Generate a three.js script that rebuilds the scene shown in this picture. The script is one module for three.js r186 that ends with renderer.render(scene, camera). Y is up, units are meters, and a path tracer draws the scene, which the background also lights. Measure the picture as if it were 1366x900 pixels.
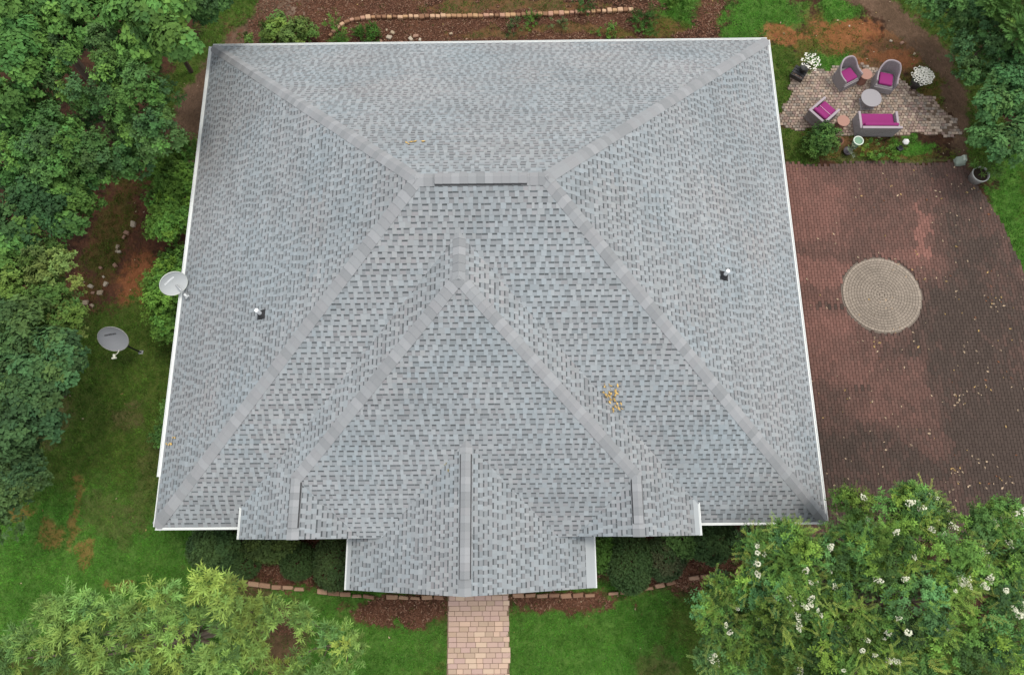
import * as THREE from 'three';
import { mergeGeometries } from 'three/addons/utils/BufferGeometryUtils.js';
import { RoundedBoxGeometry } from 'three/addons/geometries/RoundedBoxGeometry.js';

// ---------------------------------------------------------------- camera, sky, sun, exposure
const scene = new THREE.Scene();
const camera = new THREE.PerspectiveCamera(51.22, 1024 / 674, 0.1, 2000);
camera.position.set(0.753, 23.181, 7.914);
camera.rotation.order = 'YXZ';
camera.rotation.set(THREE.MathUtils.degToRad(-74.824), THREE.MathUtils.degToRad(0.9045), THREE.MathUtils.degToRad(-1.441));

const renderer = new THREE.WebGLRenderer({ antialias: true });
renderer.toneMapping = THREE.LinearToneMapping;
renderer.toneMappingExposure = 1.75;
renderer.shadowMap.enabled = true;
renderer.shadowMap.type = THREE.PCFSoftShadowMap;

{ // overcast sky: brightest overhead, evenly grey towards the horizon
  const w = 128, h = 64, d = new Float32Array(w * h * 4);
  for (let j = 0; j < h; j++) for (let i = 0; i < w; i++) {
    const el = Math.max(0, Math.sin(((j + 0.5) / h - 0.5) * Math.PI));
    const L = 0.94 * (1 + 2 * el) / 3, k = (j * w + i) * 4;
    d[k] = L * 0.97; d[k + 1] = L; d[k + 2] = L * 1.05; d[k + 3] = 1;
  }
  const sky = new THREE.DataTexture(d, w, h, THREE.RGBAFormat, THREE.FloatType);
  sky.mapping = THREE.EquirectangularReflectionMapping;
  sky.magFilter = sky.minFilter = THREE.LinearFilter;
  sky.needsUpdate = true;
  scene.background = sky; scene.environment = sky;
}
const sun = new THREE.DirectionalLight(0xfff6ea, 1.1);
sun.position.set(14, 40, -8);
sun.castShadow = true;
sun.shadow.radius = 26;
sun.shadow.mapSize.set(4096, 4096);
Object.assign(sun.shadow.camera, { left: -26, right: 26, top: 20, bottom: -20, near: 1, far: 90 });
scene.add(sun); scene.add(sun.target);

// ---------------------------------------------------------------- helpers
function rng(seed) {
  let a = seed >>> 0;
  return () => { a = (a + 0x6D2B79F5) | 0; let t = Math.imul(a ^ (a >>> 15), 1 | a); t = (t + Math.imul(t ^ (t >>> 7), 61 | t)) ^ t; return ((t ^ (t >>> 14)) >>> 0) / 4294967296; };
}
const hash = (x, y, s) => { let h = Math.imul(x, 374761393) + Math.imul(y, 668265263) + Math.imul(s, 1442695041) | 0; h = Math.imul(h ^ (h >>> 13), 1274126177); return ((h ^ (h >>> 16)) >>> 0) / 4294967296; };
function vnoise(x, y, s = 0) {
  const xi = Math.floor(x), yi = Math.floor(y); let fx = x - xi, fy = y - yi;
  fx = fx * fx * (3 - 2 * fx); fy = fy * fy * (3 - 2 * fy);
  const a = hash(xi, yi, s), b = hash(xi + 1, yi, s), c = hash(xi, yi + 1, s), d = hash(xi + 1, yi + 1, s);
  return a + (b - a) * fx + (c - a) * fy + (a - b - c + d) * fx * fy;
}
const fbm = (x, y, s = 0, o = 4) => { let v = 0, a = 0.5, t = 0; for (let i = 0; i < o; i++) { v += a * vnoise(x, y, s + i * 17); t += a; a *= 0.5; x *= 2.03; y *= 2.03; } return v / t; };
const clamp = (v, a = 0, b = 1) => Math.min(b, Math.max(a, v));
const smooth = (a, b, v) => { const t = clamp((v - a) / (b - a)); return t * t * (3 - 2 * t); };
const lerp = (a, b, t) => a + (b - a) * t;
const R = THREE.MathUtils.degToRad;
const names = {};
function numbered(n) { const k = names[n] = (names[n] ?? -1) + 1; return k ? n + '_' + String(k).padStart(3, '0') : n; }
function shadows(o) { o.traverse((c) => { if (c.isMesh) { c.castShadow = true; c.receiveShadow = true; } }); return o; }
function put(o, name, label, category, extra = {}) { o.name = numbered(name); o.userData = { label, category, ...extra }; scene.add(o); return o; }
function thing(name, label, category, [x, y, z] = [0, 0, 0], turn = 0, extra = {}) {
  const g = new THREE.Group(); put(g, name, label, category, extra); g.position.set(x, y, z); g.rotation.y = turn; return g;
}
function part(name, geo, mat, parent, pos, kind) {
  const m = new THREE.Mesh(geo, mat); m.name = name; if (pos) m.position.set(...pos); if (kind) m.userData.kind = kind; parent.add(m); return m;
}
function structure(name, geo, mat) { const m = new THREE.Mesh(geo, mat); m.name = numbered(name); m.userData = { kind: 'structure', label: arguments[3], category: arguments[4] }; scene.add(m); return m; }
const mat = (r, g, b, rough = 0.9, extra = {}) => { const m = new THREE.MeshPhysicalMaterial({ roughness: rough, specularIntensity: rough > 0.84 ? 0.35 : 1, ...extra }); m.color.setRGB(r, g, b); return m; };
const box = (w, h, d, x = 0, y = 0, z = 0) => new THREE.BoxGeometry(w, h, d).translate(x, y, z);
class Tris { // triangle soup with flat normals and vertex colours
  constructor() { this.p = []; this.c = []; }
  tri(a, b, c, col) { this.p.push(...a, ...b, ...c); if (col) for (let i = 0; i < 3; i++) this.c.push(...col); }
  quad(a, b, c, d, col) { this.tri(a, b, c, col); this.tri(a, c, d, col); }
  geo() {
    const g = new THREE.BufferGeometry();
    g.setAttribute('position', new THREE.Float32BufferAttribute(this.p, 3));
    if (this.c.length) g.setAttribute('color', new THREE.Float32BufferAttribute(this.c, 3));
    g.computeVertexNormals(); return g;
  }
}
function instanced(name, geo, material, mats, cols, parent, extra = {}) {
  const m = new THREE.InstancedMesh(geo, material, mats.length);
  const c = new THREE.Color();
  mats.forEach((M, i) => { m.setMatrixAt(i, M); if (cols) { c.setRGB(...cols[i]); m.setColorAt(i, c); } });
  m.name = name; m.userData = { kind: 'stuff', ...extra }; m.frustumCulled = false; parent.add(m); return m;
}
const M4 = (x, y, z, q, s) => new THREE.Matrix4().compose(new THREE.Vector3(x, y, z), q, typeof s === 'number' ? new THREE.Vector3(s, s, s) : new THREE.Vector3(...s));
const UP = new THREE.Vector3(0, 1, 0);

// ---------------------------------------------------------------- the ground
// patches of grass, clay, soil and mulch: kind, centre x z, half sizes, turn (metres, degrees)
const PATCHES = [
  ['olive',0,15.2,24,4.2,0],
  ['olive',-13.41,5.80,4.65,6.37,0],['green',-12.92,9.06,4.48,2.59,0],['olive',-12.58,2.02,2.04,3.57,0],['green',-5.25,10.87,4.38,2.07,0],
  ['green',3.69,11.58,4.33,2.17,0],['olive',6.91,11.18,1.60,1.83,0],['olive',10.5,11,3.8,2.6,0],['dry',4.6,11.75,0.5,0.35,0,0.7],['dry',5.0,12.1,0.5,0.3,0,0.7],['red',-12.9,-3.2,1.7,1.9,0],['red',-13.6,-0.9,1.4,2.2,0],['moss',-13.58,-2.40,0.75,2.2,-8,0.85],['clay',-12.2,-0.35,0.8,1.35,10,0.75],
  ['olive',-12.69,1.22,1.55,1.03,0],['clay',-13.39,7.22,0.22,1.11,4,0.55],['clay',-12.81,8.65,0.31,0.47,-25,0.55],['clay',-14.06,7.87,0.43,0.33,0,0.55],
  ['clay',-15.33,7.21,0.58,0.39,0,0.55],['clay',-11.62,9.56,0.23,0.21,0,0.55],['dry',-12.20,7.47,1.10,0.82,0,0.6],['dry',-14.89,4.31,0.75,1.00,0],
  ['dry',-11.14,6.30,0.49,1.46,0,0.5],['dry',-12.26,4.33,0.50,0.50,0],['soil',-6.57,11.12,0.96,1.10,30],['dry',-7.64,9.99,1.16,0.93,0],
  ['olive',[-9.71,-12.94],[-11.03,-10.02],[-11.94,-7.88],0.95],
  ['dirt',[-8.06,-12.74],[-9.82,-10.34],[-10.86,-8.36],[-11.44,-7.17],0.6],['dirt',[-11.25,-7.55],[-11.43,-6.13],[-11.44,-4.75],0.75],
  ['taupe',-7.10,-11.78,1.29,0.82,0],['mulch',-0.49,-10.89,8.72,1.16,0],
  ['clayg',-0.20,-11.89,4.40,0.26,0],['mulch',-5.20,-11.89,2.64,0.88,0],['clayg',1.85,-11.58,2.63,0.15,0],['clayg',1.83,-10.62,3.48,0.23,0],
  ['moss',5.01,-10.51,1.16,0.23,0],['green',7.26,-11.64,0.94,0.88,0],['moss',6.47,-10.69,0.87,0.58,0],['mulch',8.70,-11.35,0.93,0.70,0],
  ['mulch',5.62,-10.98,0.47,0.70,0],['green',10.60,-11.42,1.75,0.88,0],['olive',11.01,-8.56,0.74,1.99,0],['green',9.93,-10.51,1.16,0.35,0],
  ['moss',13.02,-9.86,1.72,1.72,0],['clay',13.82,-10.45,1.59,0.75,-5,0.8],['clay',11.22,-10.42,0.69,0.40,0,0.8],['green',12.93,-9.13,0.97,0.46,0],
  ['green',13.52,-11.49,0.88,0.53,0],['clayd',15.55,-9.49,2.00,0.97,30],['clay',15.22,-9.23,1.14,0.40,0,0.8],['moss',16.44,-8.00,0.96,0.96,0],
  ['clay',16.28,-7.36,0.34,0.34,0],
  ['dirt',[13.96,-12.6],[15.6,-11.1],[16.7,-9.9],[17.43,-8],[17.55,-5.7],[17.5,-4.7],0.57],
  ['olive',[16,-12.6],[17.3,-10.7],[18.27,-8.8],[18.36,-6.3],[18.2,-4.8],0.68],
  ['moss',13.55,-5.36,3.30,0.49,0],['green',15.50,-5.58,0.83,0.28,0],['clayg',13.01,-5.49,0.39,0.33,0],['dry',14.31,-4.98,2.74,0.11,0],
  ['green',18.6,-2.6,1.1,3.2,-14],['olive',19.6,-1.0,0.8,3.2,0],['olive',11.15,-5.54,0.72,0.94,0],['mulch',-6.08,8.89,2.71,0.85,0],
  ['mulch',-2.74,10.29,1.74,0.42,0],['mulch',5.70,8.88,2.83,0.80,0],['mulch',2.02,10.20,1.97,0.35,0],['mulch',-2.26,10.57,0.60,0.28,0],
];
// two earth or turf colours each, how thickly grass grows there, and the colour of that grass
const SOILS = {
  litter: [[0.026, 0.014, 0.009], [0.052, 0.026, 0.015], 0.0, [0.02, 0.06, 0.012]],
  green: [[0.052, 0.120, 0.020], [0.072, 0.146, 0.026], 1.0, [0.074, 0.210, 0.024]],
  olive: [[0.052, 0.078, 0.016], [0.070, 0.096, 0.020], 0.95, [0.074, 0.150, 0.020]],
  red: [[0.072, 0.034, 0.022], [0.115, 0.050, 0.028], 0.06, [0.06, 0.09, 0.016]],
  moss: [[0.080, 0.076, 0.018], [0.10, 0.062, 0.022], 0.45, [0.076, 0.130, 0.015]],
  clay: [[0.185, 0.070, 0.028], [0.225, 0.088, 0.038], 0.04, [0.06, 0.11, 0.016]],
  clayd: [[0.150, 0.072, 0.034], [0.115, 0.064, 0.032], 0.08, [0.06, 0.10, 0.016]],
  clayg: [[0.130, 0.066, 0.030], [0.095, 0.062, 0.028], 0.3, [0.06, 0.11, 0.016]],
  soil: [[0.070, 0.045, 0.024], [0.095, 0.060, 0.032], 0.12, [0.06, 0.10, 0.016]],
  dry: [[0.085, 0.080, 0.030], [0.075, 0.078, 0.024], 0.6, [0.078, 0.120, 0.024]],
  dirt: [[0.085, 0.054, 0.034], [0.115, 0.072, 0.047], 0.0, [0.074, 0.150, 0.020]],
  taupe: [[0.150, 0.105, 0.075], [0.185, 0.130, 0.095], 0.0, [0.04, 0.07, 0.016]],
  mulch: [[0.060, 0.028, 0.017], [0.100, 0.046, 0.027], 0.02, [0.05, 0.10, 0.016]],
};
function segDist(x, z, p) {
  let best = 1e9;
  for (let i = 1; i < p.length - 2; i++) {
    const [ax, az] = p[i], [bx, bz] = p[i + 1], dx = bx - ax, dz = bz - az, t = clamp(((x - ax) * dx + (z - az) * dz) / (dx * dx + dz * dz));
    best = Math.min(best, Math.hypot(x - ax - dx * t, z - az - dz * t));
  }
  return best / p[p.length - 1];
}
const boxes = PATCHES.map((p) => {
  if (Array.isArray(p[1])) { const q = p.slice(1, -1), w = p[p.length - 1] * 1.6 + 0.5; return [Math.min(...q.map((a) => a[0])) - w, Math.max(...q.map((a) => a[0])) + w, Math.min(...q.map((a) => a[1])) - w, Math.max(...q.map((a) => a[1])) + w]; }
  const r = Math.max(p[3], p[4]) * 1.45 + 0.5; return [p[1] - r, p[1] + r, p[2] - r, p[2] + r];
});
function groundAt(x, z, out) {
  const wx = x + (fbm(x * 1.3, z * 1.3, 3, 3) - 0.5) * 0.9, wz = z + (fbm(x * 1.3, z * 1.3, 9, 3) - 0.5) * 0.9;
  const n1 = fbm(x * 1.7, z * 1.7, 21, 4), n2 = vnoise(x * 9, z * 9, 31), edge = (vnoise(x * 5, z * 5, 41) - 0.5) * 0.5 + (vnoise(x * 16, z * 16, 42) - 0.5) * 0.5;
  const mixS = (S, o) => { const k = smooth(0.3, 0.7, n1 * 0.7 + n2 * 0.3); for (let i = 0; i < 3; i++) o[i] = lerp(S[0][i], S[1][i], k); };
  const tmp = [0, 0, 0]; mixS(SOILS.litter, out); out[3] = 0; out[4] = 0.02; out[5] = 0.05; out[6] = 0.012;
  for (let i = 0; i < PATCHES.length; i++) {
    const b = boxes[i]; if (x < b[0] || x > b[1] || z < b[2] || z > b[3]) continue;
    const p = PATCHES[i]; let d;
    if (Array.isArray(p[1])) d = segDist(wx, wz, p);
    else { const c = Math.cos(R(p[5])), s = Math.sin(R(p[5])), dx = wx - p[1], dz = wz - p[2]; d = Math.hypot((dx * c - dz * s) / p[3], (dx * s + dz * c) / p[4]); }
    const w = (Array.isArray(p[1]) ? 1 : p[6] ?? 1) * smooth(1.22, 0.72, d + edge * Math.min(1, 1.2 / Math.max(p[3] && !Array.isArray(p[1]) ? Math.min(p[3], p[4]) : 0.7, 0.6)));
    if (w <= 0) continue;
    const S = SOILS[p[0]]; mixS(S, tmp);
    for (let k = 0; k < 3; k++) { out[k] = lerp(out[k], tmp[k], w); out[4 + k] = lerp(out[4 + k], S[3][k], w); }
    out[3] = lerp(out[3], S[2], w);
  }
  return out;
}
const GX = 22, GZ = 15;
function groundMaps() {
  const w = 2048, h = 1396, col = new Uint8Array(w * h * 4), bmp = new Uint8Array(w * h * 4), o = [0, 0, 0, 0, 0, 0, 0];
  const lut = new Uint8Array(4097); for (let i = 0; i <= 4096; i++) { const v = i / 4096; lut[i] = Math.round(255 * (v <= 0.0031308 ? v * 12.92 : 1.055 * v ** (1 / 2.4) - 0.055)); }
  // the earth kinds change slowly: sampled on every second texel, the grain on each
  for (let j = 0; j < h; j += 2) for (let i = 0; i < w; i += 2) {
    groundAt((i / w * 2 - 1) * GX, (j / h * 2 - 1) * GZ, o);
    for (let b = 0; b < 2; b++) for (let a = 0; a < 2; a++) {
      const k = ((h - 1 - j - b) * w + i + a) * 4, g = hash(i + a, j + b, 7), g2 = hash((i + a) >> 1, (j + b) >> 2, 8), f = 0.66 + 0.4 * g + 0.28 * g2;
      for (let c = 0; c < 3; c++) col[k + c] = lut[Math.round(clamp(o[c] * f) * 4096)];
      col[k + 3] = 255; bmp[k] = bmp[k + 1] = bmp[k + 2] = 255 * (0.5 * g + 0.5 * g2); bmp[k + 3] = 255;
    }
  }
  const mk = (d, srgb) => { const t = new THREE.DataTexture(d, w, h, THREE.RGBAFormat); t.magFilter = THREE.LinearFilter; t.minFilter = THREE.LinearMipmapLinearFilter; t.generateMipmaps = true; t.wrapS = t.wrapT = THREE.RepeatWrapping; if (srgb) t.colorSpace = THREE.SRGBColorSpace; t.needsUpdate = true; return t; };
  return [mk(col, true), mk(bmp, false)];
}
{
  const [map, bump] = groundMaps();
  const g = new THREE.PlaneGeometry(600, 600, 60, 60).rotateX(-Math.PI / 2), uv = g.attributes.uv, p = g.attributes.position;
  for (let i = 0; i < p.count; i++) uv.setXY(i, p.getX(i) / (2 * GX) + 0.5, 0.5 - p.getZ(i) / (2 * GZ));
  structure('ground', g, new THREE.MeshPhysicalMaterial({ map, bumpMap: bump, bumpScale: 0.02, roughness: 1, specularIntensity: 0.2 }), 'lawn, red clay and leaf litter round the house', 'ground');
}

// driveway outline (its right-hand edge bows), patio outline, walkway: used for the paving and to keep grass out
const drivewayEdge = (z) => z < -2.33 ? lerp(17.14, 18.17, smooth(-5.2, -1.6, z)) + 0.02 : lerp(18.05, 19.6, smooth(-3.2, 4, z));
const onDriveway = (x, z) => x > 8.8 && z > -4.82 + 0.08 * Math.sin(x * 1.7) && z < 8.4 && x < drivewayEdge(z);
const patioBounds = [[10.6, -6.85], [11.15, -7.6], [11.2, -8.6], [12.6, -8.75], [14.2, -8.9], [15.4, -8.3], [16.4, -7.5], [17.25, -6.6], [17.4, -6.0], [16.4, -5.85], [15, -5.95], [12.9, -5.9], [12.3, -6.1], [10.6, -6.35]];
function inPoly(x, z, P) { let c = false; for (let i = 0, j = P.length - 1; i < P.length; j = i++) if ((P[i][1] > z) !== (P[j][1] > z) && x < (P[j][0] - P[i][0]) * (z - P[i][1]) / (P[j][1] - P[i][1]) + P[i][0]) c = !c; return c; }
const onPatio = (x, z) => inPoly(x + (vnoise(x * 4, z * 4, 55) - 0.5) * 0.3, z + (vnoise(x * 4, z * 4, 56) - 0.5) * 0.3, patioBounds);
const WALK = [-1.40, 0.48];
const onWalk = (x, z) => x > WALK[0] && x < WALK[1] && z > 8;
const underHouse = (x, z) => Math.abs(x) < 8.85 && Math.abs(z) < 7.35;

// ---------------------------------------------------------------- paving
function paverGeo(w, h, d) { // a block with a small chamfer round its top
  const t = new Tris(), c = 0.006, X = w / 2, Z = d / 2, x = X - c, z = Z - c, y = h - c * 0.8;
  t.quad([-x, h, -z], [-x, h, z], [x, h, z], [x, h, -z]);
  t.quad([-X, y, Z], [X, y, Z], [x, h, z], [-x, h, z]); t.quad([X, y, -Z], [-X, y, -Z], [-x, h, -z], [x, h, -z]);
  t.quad([X, y, Z], [X, y, -Z], [x, h, -z], [x, h, z]); t.quad([-X, y, -Z], [-X, y, Z], [-x, h, z], [-x, h, -z]);
  t.quad([-X, 0, Z], [X, 0, Z], [X, y, Z], [-X, y, Z]); t.quad([X, 0, -Z], [-X, 0, -Z], [-X, y, -Z], [X, y, -Z]);
  t.quad([X, 0, Z], [X, 0, -Z], [X, y, -Z], [X, y, Z]); t.quad([-X, 0, -Z], [-X, 0, Z], [-X, y, Z], [-X, y, -Z]);
  return t.geo();
}
const whiteRough = mat(1, 1, 1, 0.92);
function slab(fn, x0, x1, z0, z1, y, step = 0.1) { // a sheet over the cells that fn accepts
  const t = new Tris();
  for (let z = z0; z < z1; z += step) { let s = null; for (let x = x0; x <= x1 + step; x += step) { const on = x <= x1 && fn(x + step / 2, z + step / 2); if (on && s === null) s = x; if (!on && s !== null) { t.quad([s, y, z], [s, y, z + step], [x, y, z + step], [x, y, z]); s = null; } } }
  return t.geo();
}
const CIRCLE = [13.45, 0.25, 1.34];
const inCircle = (x, z, g = 0) => Math.hypot(x - CIRCLE[0], z - CIRCLE[1]) < CIRCLE[2] + g;
{
  const drive = structure('driveway', slab(onDriveway, 8.8, 20, -5, 8.4, 0.010), mat(0.082, 0.057, 0.048, 1), 'red and brown brick paved driveway beside the house', 'driveway');
  const ms = [], cs = [], q = new THREE.Quaternion(), r = rng(5);
  // stains with an outline of their own: centre x z, half sizes, turn, and how far towards clean red (+) or sooty brown (-)
  const stains = [[10.8, -0.9, 1.9, 3.9, 0, 0.5], [11.1, -3.4, 1.5, 1.6, 0, 0.55], [11.5, -0.6, 1.6, 0.55, -4, 0.8], [15.2, -2.1, 0.22, 1.2, -8, 1.3], [15.0, -1.0, 1.2, 0.35, -10, 0.5], [11.4, 2.2, 1.7, 1.3, 8, 0.45], [13.4, 3.0, 2.2, 0.5, 4, 0.35], [13.9, 5.0, 1.6, 0.6, -30, 0.4], [16.1, 0.4, 0.9, 0.35, 0, -0.9], [15.2, 2.6, 0.5, 0.5, 0, -0.6], [12.3, 3.5, 0.35, 0.14, 0, -0.6], [17.2, 3.0, 2.8, 4.8, 8, -0.7], [13.8, 6.6, 4.8, 2.0, 0, -0.6], [17.2, -2.5, 1.3, 1.6, 0, -0.35], [12.2, 0.55, 1.2, 0.07, 0, -0.9], [16.6, 0.6, 0.9, 0.35, 4, -0.6], [10.2, 6.3, 0.4, 1.6, 0, 0.6]];
  for (let row = 0; row * 0.21 < 13.6; row++) for (let i = 0; i < 108; i++) {
    const x = 8.86 + i * 0.105, z = -4.8 + row * 0.21 + (i % 2) * 0.105;
    if (!onDriveway(x, z) || inCircle(x, z, 0.06)) continue;
    let k = (fbm(x * 0.8, z * 0.8, 61, 3) - 0.5) * 1.3 + (r() - 0.5) * 0.5;
    for (const [sx, sz, rx, rz, a, v] of stains) {
      const c = Math.cos(R(a)), s = Math.sin(R(a)), dx = x - sx + (vnoise(x * 3, z * 3, 71) - 0.5) * 0.6, dz = z - sz + (vnoise(x * 3, z * 3, 72) - 0.5) * 0.35;
      k += v * smooth(1.15, 0.8, Math.hypot((dx * c - dz * s) / rx, (dx * s + dz * c) / rz));
    }
    const t = clamp(0.29 + k * 0.42), f = 0.90 + r() * 0.2;
    cs.push([lerp(0.062, 0.205, t) * f, lerp(0.045, 0.101, t) * f, lerp(0.037, 0.081, t) * f]);
    ms.push(M4(x, 0.012 + r() * 0.002, z, q.setFromAxisAngle(UP, (r() - 0.5) * 0.03), 1));
  }
  instanced('paver', paverGeo(0.097, 0.026, 0.202), whiteRough, ms, cs, drive);
}
{
  const t = new THREE.CircleGeometry(CIRCLE[2] + 0.05, 64).rotateX(-Math.PI / 2).translate(CIRCLE[0], 0.016, CIRCLE[1]);
  const circ = structure('paved_circle', t, mat(0.165, 0.138, 0.112, 1), 'round medallion of grey beige cobbles in the driveway', 'paving');
  const ms = [], cs = [], r = rng(8), q = new THREE.Quaternion(), rings = 14, dr = CIRCLE[2] / rings;
  for (let k = 0; k < rings; k++) {
    const rad = (k + 0.5) * dr, n = Math.max(4, Math.round(2 * Math.PI * rad / 0.115)), off = r() * 6;
    for (let i = 0; i < n; i++) {
      const a = off + i / n * 2 * Math.PI, f = (0.9 + r() * 0.2) * (k === rings - 1 ? 1.12 : 1), m = fbm(rad * Math.cos(a) * 1.5, rad * Math.sin(a) * 1.5, 88, 3);
      const b = lerp(0.86, 1.12, m) * f;
      cs.push([0.245 * b, 0.205 * b, 0.165 * b]);
      ms.push(M4(CIRCLE[0] + rad * Math.cos(a), 0.017 + r() * 0.002, CIRCLE[1] + rad * Math.sin(a), q.setFromAxisAngle(UP, -a), [1, 1, 2 * Math.PI * rad / n / 0.115]));
    }
  }
  instanced('cobble', paverGeo(dr - 0.008, 0.026, 0.109), whiteRough, ms, cs, circ);
}
{
  const patio = structure('patio', slab(onPatio, 10.4, 17.6, -9.1, -5.7, 0.010, 0.06), mat(0.13, 0.092, 0.066, 1), 'patio of worn tan and pink cobbles with seating', 'patio');
  const ms = [], cs = [], r = rng(12), q = new THREE.Quaternion();
  const tones = [[0.38, 0.295, 0.225], [0.34, 0.255, 0.20], [0.28, 0.235, 0.195], [0.42, 0.335, 0.265], [0.31, 0.22, 0.185]];
  for (let j = 0; j < 30; j++) for (let i = 0; i < 56; i++) {
    const x = 10.4 + i * 0.128 + (j % 2) * 0.064, z = -9.1 + j * 0.115;
    if (!onPatio(x, z) || (x > 15.6 && r() < 0.25 * (x - 15.6))) continue;
    const c = tones[Math.floor(r() * 5)], f = (0.62 + r() * 0.42) * lerp(0.8, 1.1, fbm(x, z, 90, 3));
    cs.push(c.map((v) => v * f));
    ms.push(M4(x + (r() - 0.5) * 0.012, 0.008 + r() * 0.006, z + (r() - 0.5) * 0.012, q.setFromAxisAngle(UP, (r() - 0.5) * 0.12), [0.9 + r() * 0.15, 1, 0.92 + r() * 0.12]));
  }
  instanced('cobble', paverGeo(0.116, 0.03, 0.104), whiteRough, ms, cs, patio);
}
{
  const walk = structure('walkway', box(1.9, 0.02, 5.4, -0.46, 0.006, 10.75), mat(0.20, 0.14, 0.10, 1), 'pink brick front walkway leading to the porch', 'walkway');
  const r = rng(15), tones = [];
  for (let i = 0; i < 9; i++) { const f = 0.86 + r() * 0.26; tones.push(mat(0.46 * f, (0.335 + (r() - 0.5) * 0.03) * f, (0.262 + (r() - 0.5) * 0.03) * f, 0.9)); }
  const wide = [0.2, 0.255, 0.29, 0.34].map((w) => [w, paverGeo(w - 0.010, 0.035, 0.139)]);
  for (let j = 0; j < 36; j++) {
    const z = 8.2 + j * 0.149; let x = WALK[0] + 0.02 + (r() - 0.5) * 0.03; const end = WALK[1] + (r() - 0.5) * 0.05;
    for (;;) {
      const [w, g] = wide[Math.floor(r() * 4)]; if (x + w > end + 0.06) { const rest = end - x; if (rest > 0.07) { const m = part('brick', paverGeo(rest - 0.01, 0.035, 0.139), tones[Math.floor(r() * 9)], walk, [x + rest / 2, 0.012 + r() * 0.003, z]); m.rotation.y = (r() - 0.5) * 0.02; } break; }
      const m = part('brick', g, tones[Math.floor(r() * 9)], walk, [x + w / 2, 0.012 + r() * 0.004, z]); m.rotation.y = (r() - 0.5) * 0.015; x += w;
    }
  }
  shadows(walk);
}

// ---------------------------------------------------------------- the house
const HE = 3.0;                                   // main eave height
const house = thing('house', 'house with a large grey shingled hip roof and gabled front porch', 'house');
const whitePaint = mat(0.62, 0.64, 0.62, 0.45);
const brickWall = mat(0.27, 0.13, 0.09, 0.9);
const soffitMat = mat(0.55, 0.55, 0.53, 0.8);
const S1 = 0.679, S2 = 0.677, S3 = 0.6845, E2 = HE + 0.354, E3 = HE - 0.137;
// roof slopes: which way the slope falls, its eave line, eave height and pitch, and convex outlines in (along the eave, in from the eave)
const SLOPES = [
  { n: 'front', d: 'S', c: 7.79, e: HE, s: S1, polys: [[[-9.3, -0.02], [9.3, -0.02], [1.51, 7.79], [-1.51, 7.79]]] },
  { n: 'back', d: 'N', c: -7.79, e: HE, s: S1, polys: [[[-9.3, -0.02], [9.3, -0.02], [1.51, 7.79], [-1.51, 7.79]]] },
  { n: 'right', d: 'E', c: 9.3, e: HE, s: S1, polys: [[[-7.79, -0.02], [7.79, -0.02], [0, 7.79]]] },
  { n: 'left', d: 'W', c: -9.3, e: HE, s: S1, polys: [[[-7.79, -0.02], [7.79, -0.02], [0, 7.79]]] },
  { n: 'wing left', d: 'W', c: -6.79, e: E2, s: S2, polys: [[[7.24, -0.02], [1.03, 6.23], [2.19, 6.23], [6.62, 1.79]], [[7.24, -0.02], [6.62, 1.79], [8.14, 1.79], [8.14, -0.02]]] },
  { n: 'wing right', d: 'E', c: 5.67, e: E2, s: S2, polys: [[[7.24, -0.02], [1.03, 6.23], [2.19, 6.23], [6.62, 1.79]], [[7.24, -0.02], [6.62, 1.79], [8.14, 1.79], [8.14, -0.02]]] },
  { n: 'wing front', d: 'S', c: 8.41, e: E2, s: S2, polys: [[[-5, 1.79], [3.88, 1.79], [-0.56, 6.23]], [[-5, 1.79], [3.88, 1.79], [2.33, 0.27], [-3.45, 0.27]]] },
  { n: 'left gable', d: 'E', c: -3.21, e: E2, s: S2, polys: [[[8.14, 1.79], [6.58, 1.79], [8.14, 0.23]]] },
  { n: 'right gable', d: 'W', c: 2.09, e: E2, s: S2, polys: [[[8.14, 1.79], [6.58, 1.79], [8.14, 0.23]]] },
  { n: 'porch left', d: 'W', c: -3.88, e: E3, s: S3, polys: [[[9.5, 0.96], [9.5, 3.356], [5.72, 3.356], [8.12, 0.96]], [[9.5, -0.02], [9.5, 0.96], [8.12, 0.96], [8.0, -0.02]]] },
  { n: 'porch right', d: 'E', c: 2.83, e: E3, s: S3, polys: [[[9.5, 0.96], [9.5, 3.356], [5.72, 3.356], [8.12, 0.96]], [[9.5, -0.02], [9.5, 0.96], [8.12, 0.96], [8.0, -0.02]]] },
];
const slopeBy = Object.fromEntries(SLOPES.map((f) => [f.n, f]));
function onSlope(f, u, v, off) { // plan coordinates on a slope to a point; off is the height above the deck
  const y = f.e + f.s * v + off * Math.hypot(1, f.s);
  return f.d === 'S' ? [u, y, f.c - v] : f.d === 'N' ? [u, y, f.c + v] : f.d === 'E' ? [f.c - v, y, u] : [f.c + v, y, u];
}
const slopeHeight = (f, x, z) => f.e + f.s * (f.d === 'S' ? f.c - z : f.d === 'N' ? z - f.c : f.d === 'E' ? f.c - x : x - f.c);
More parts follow.
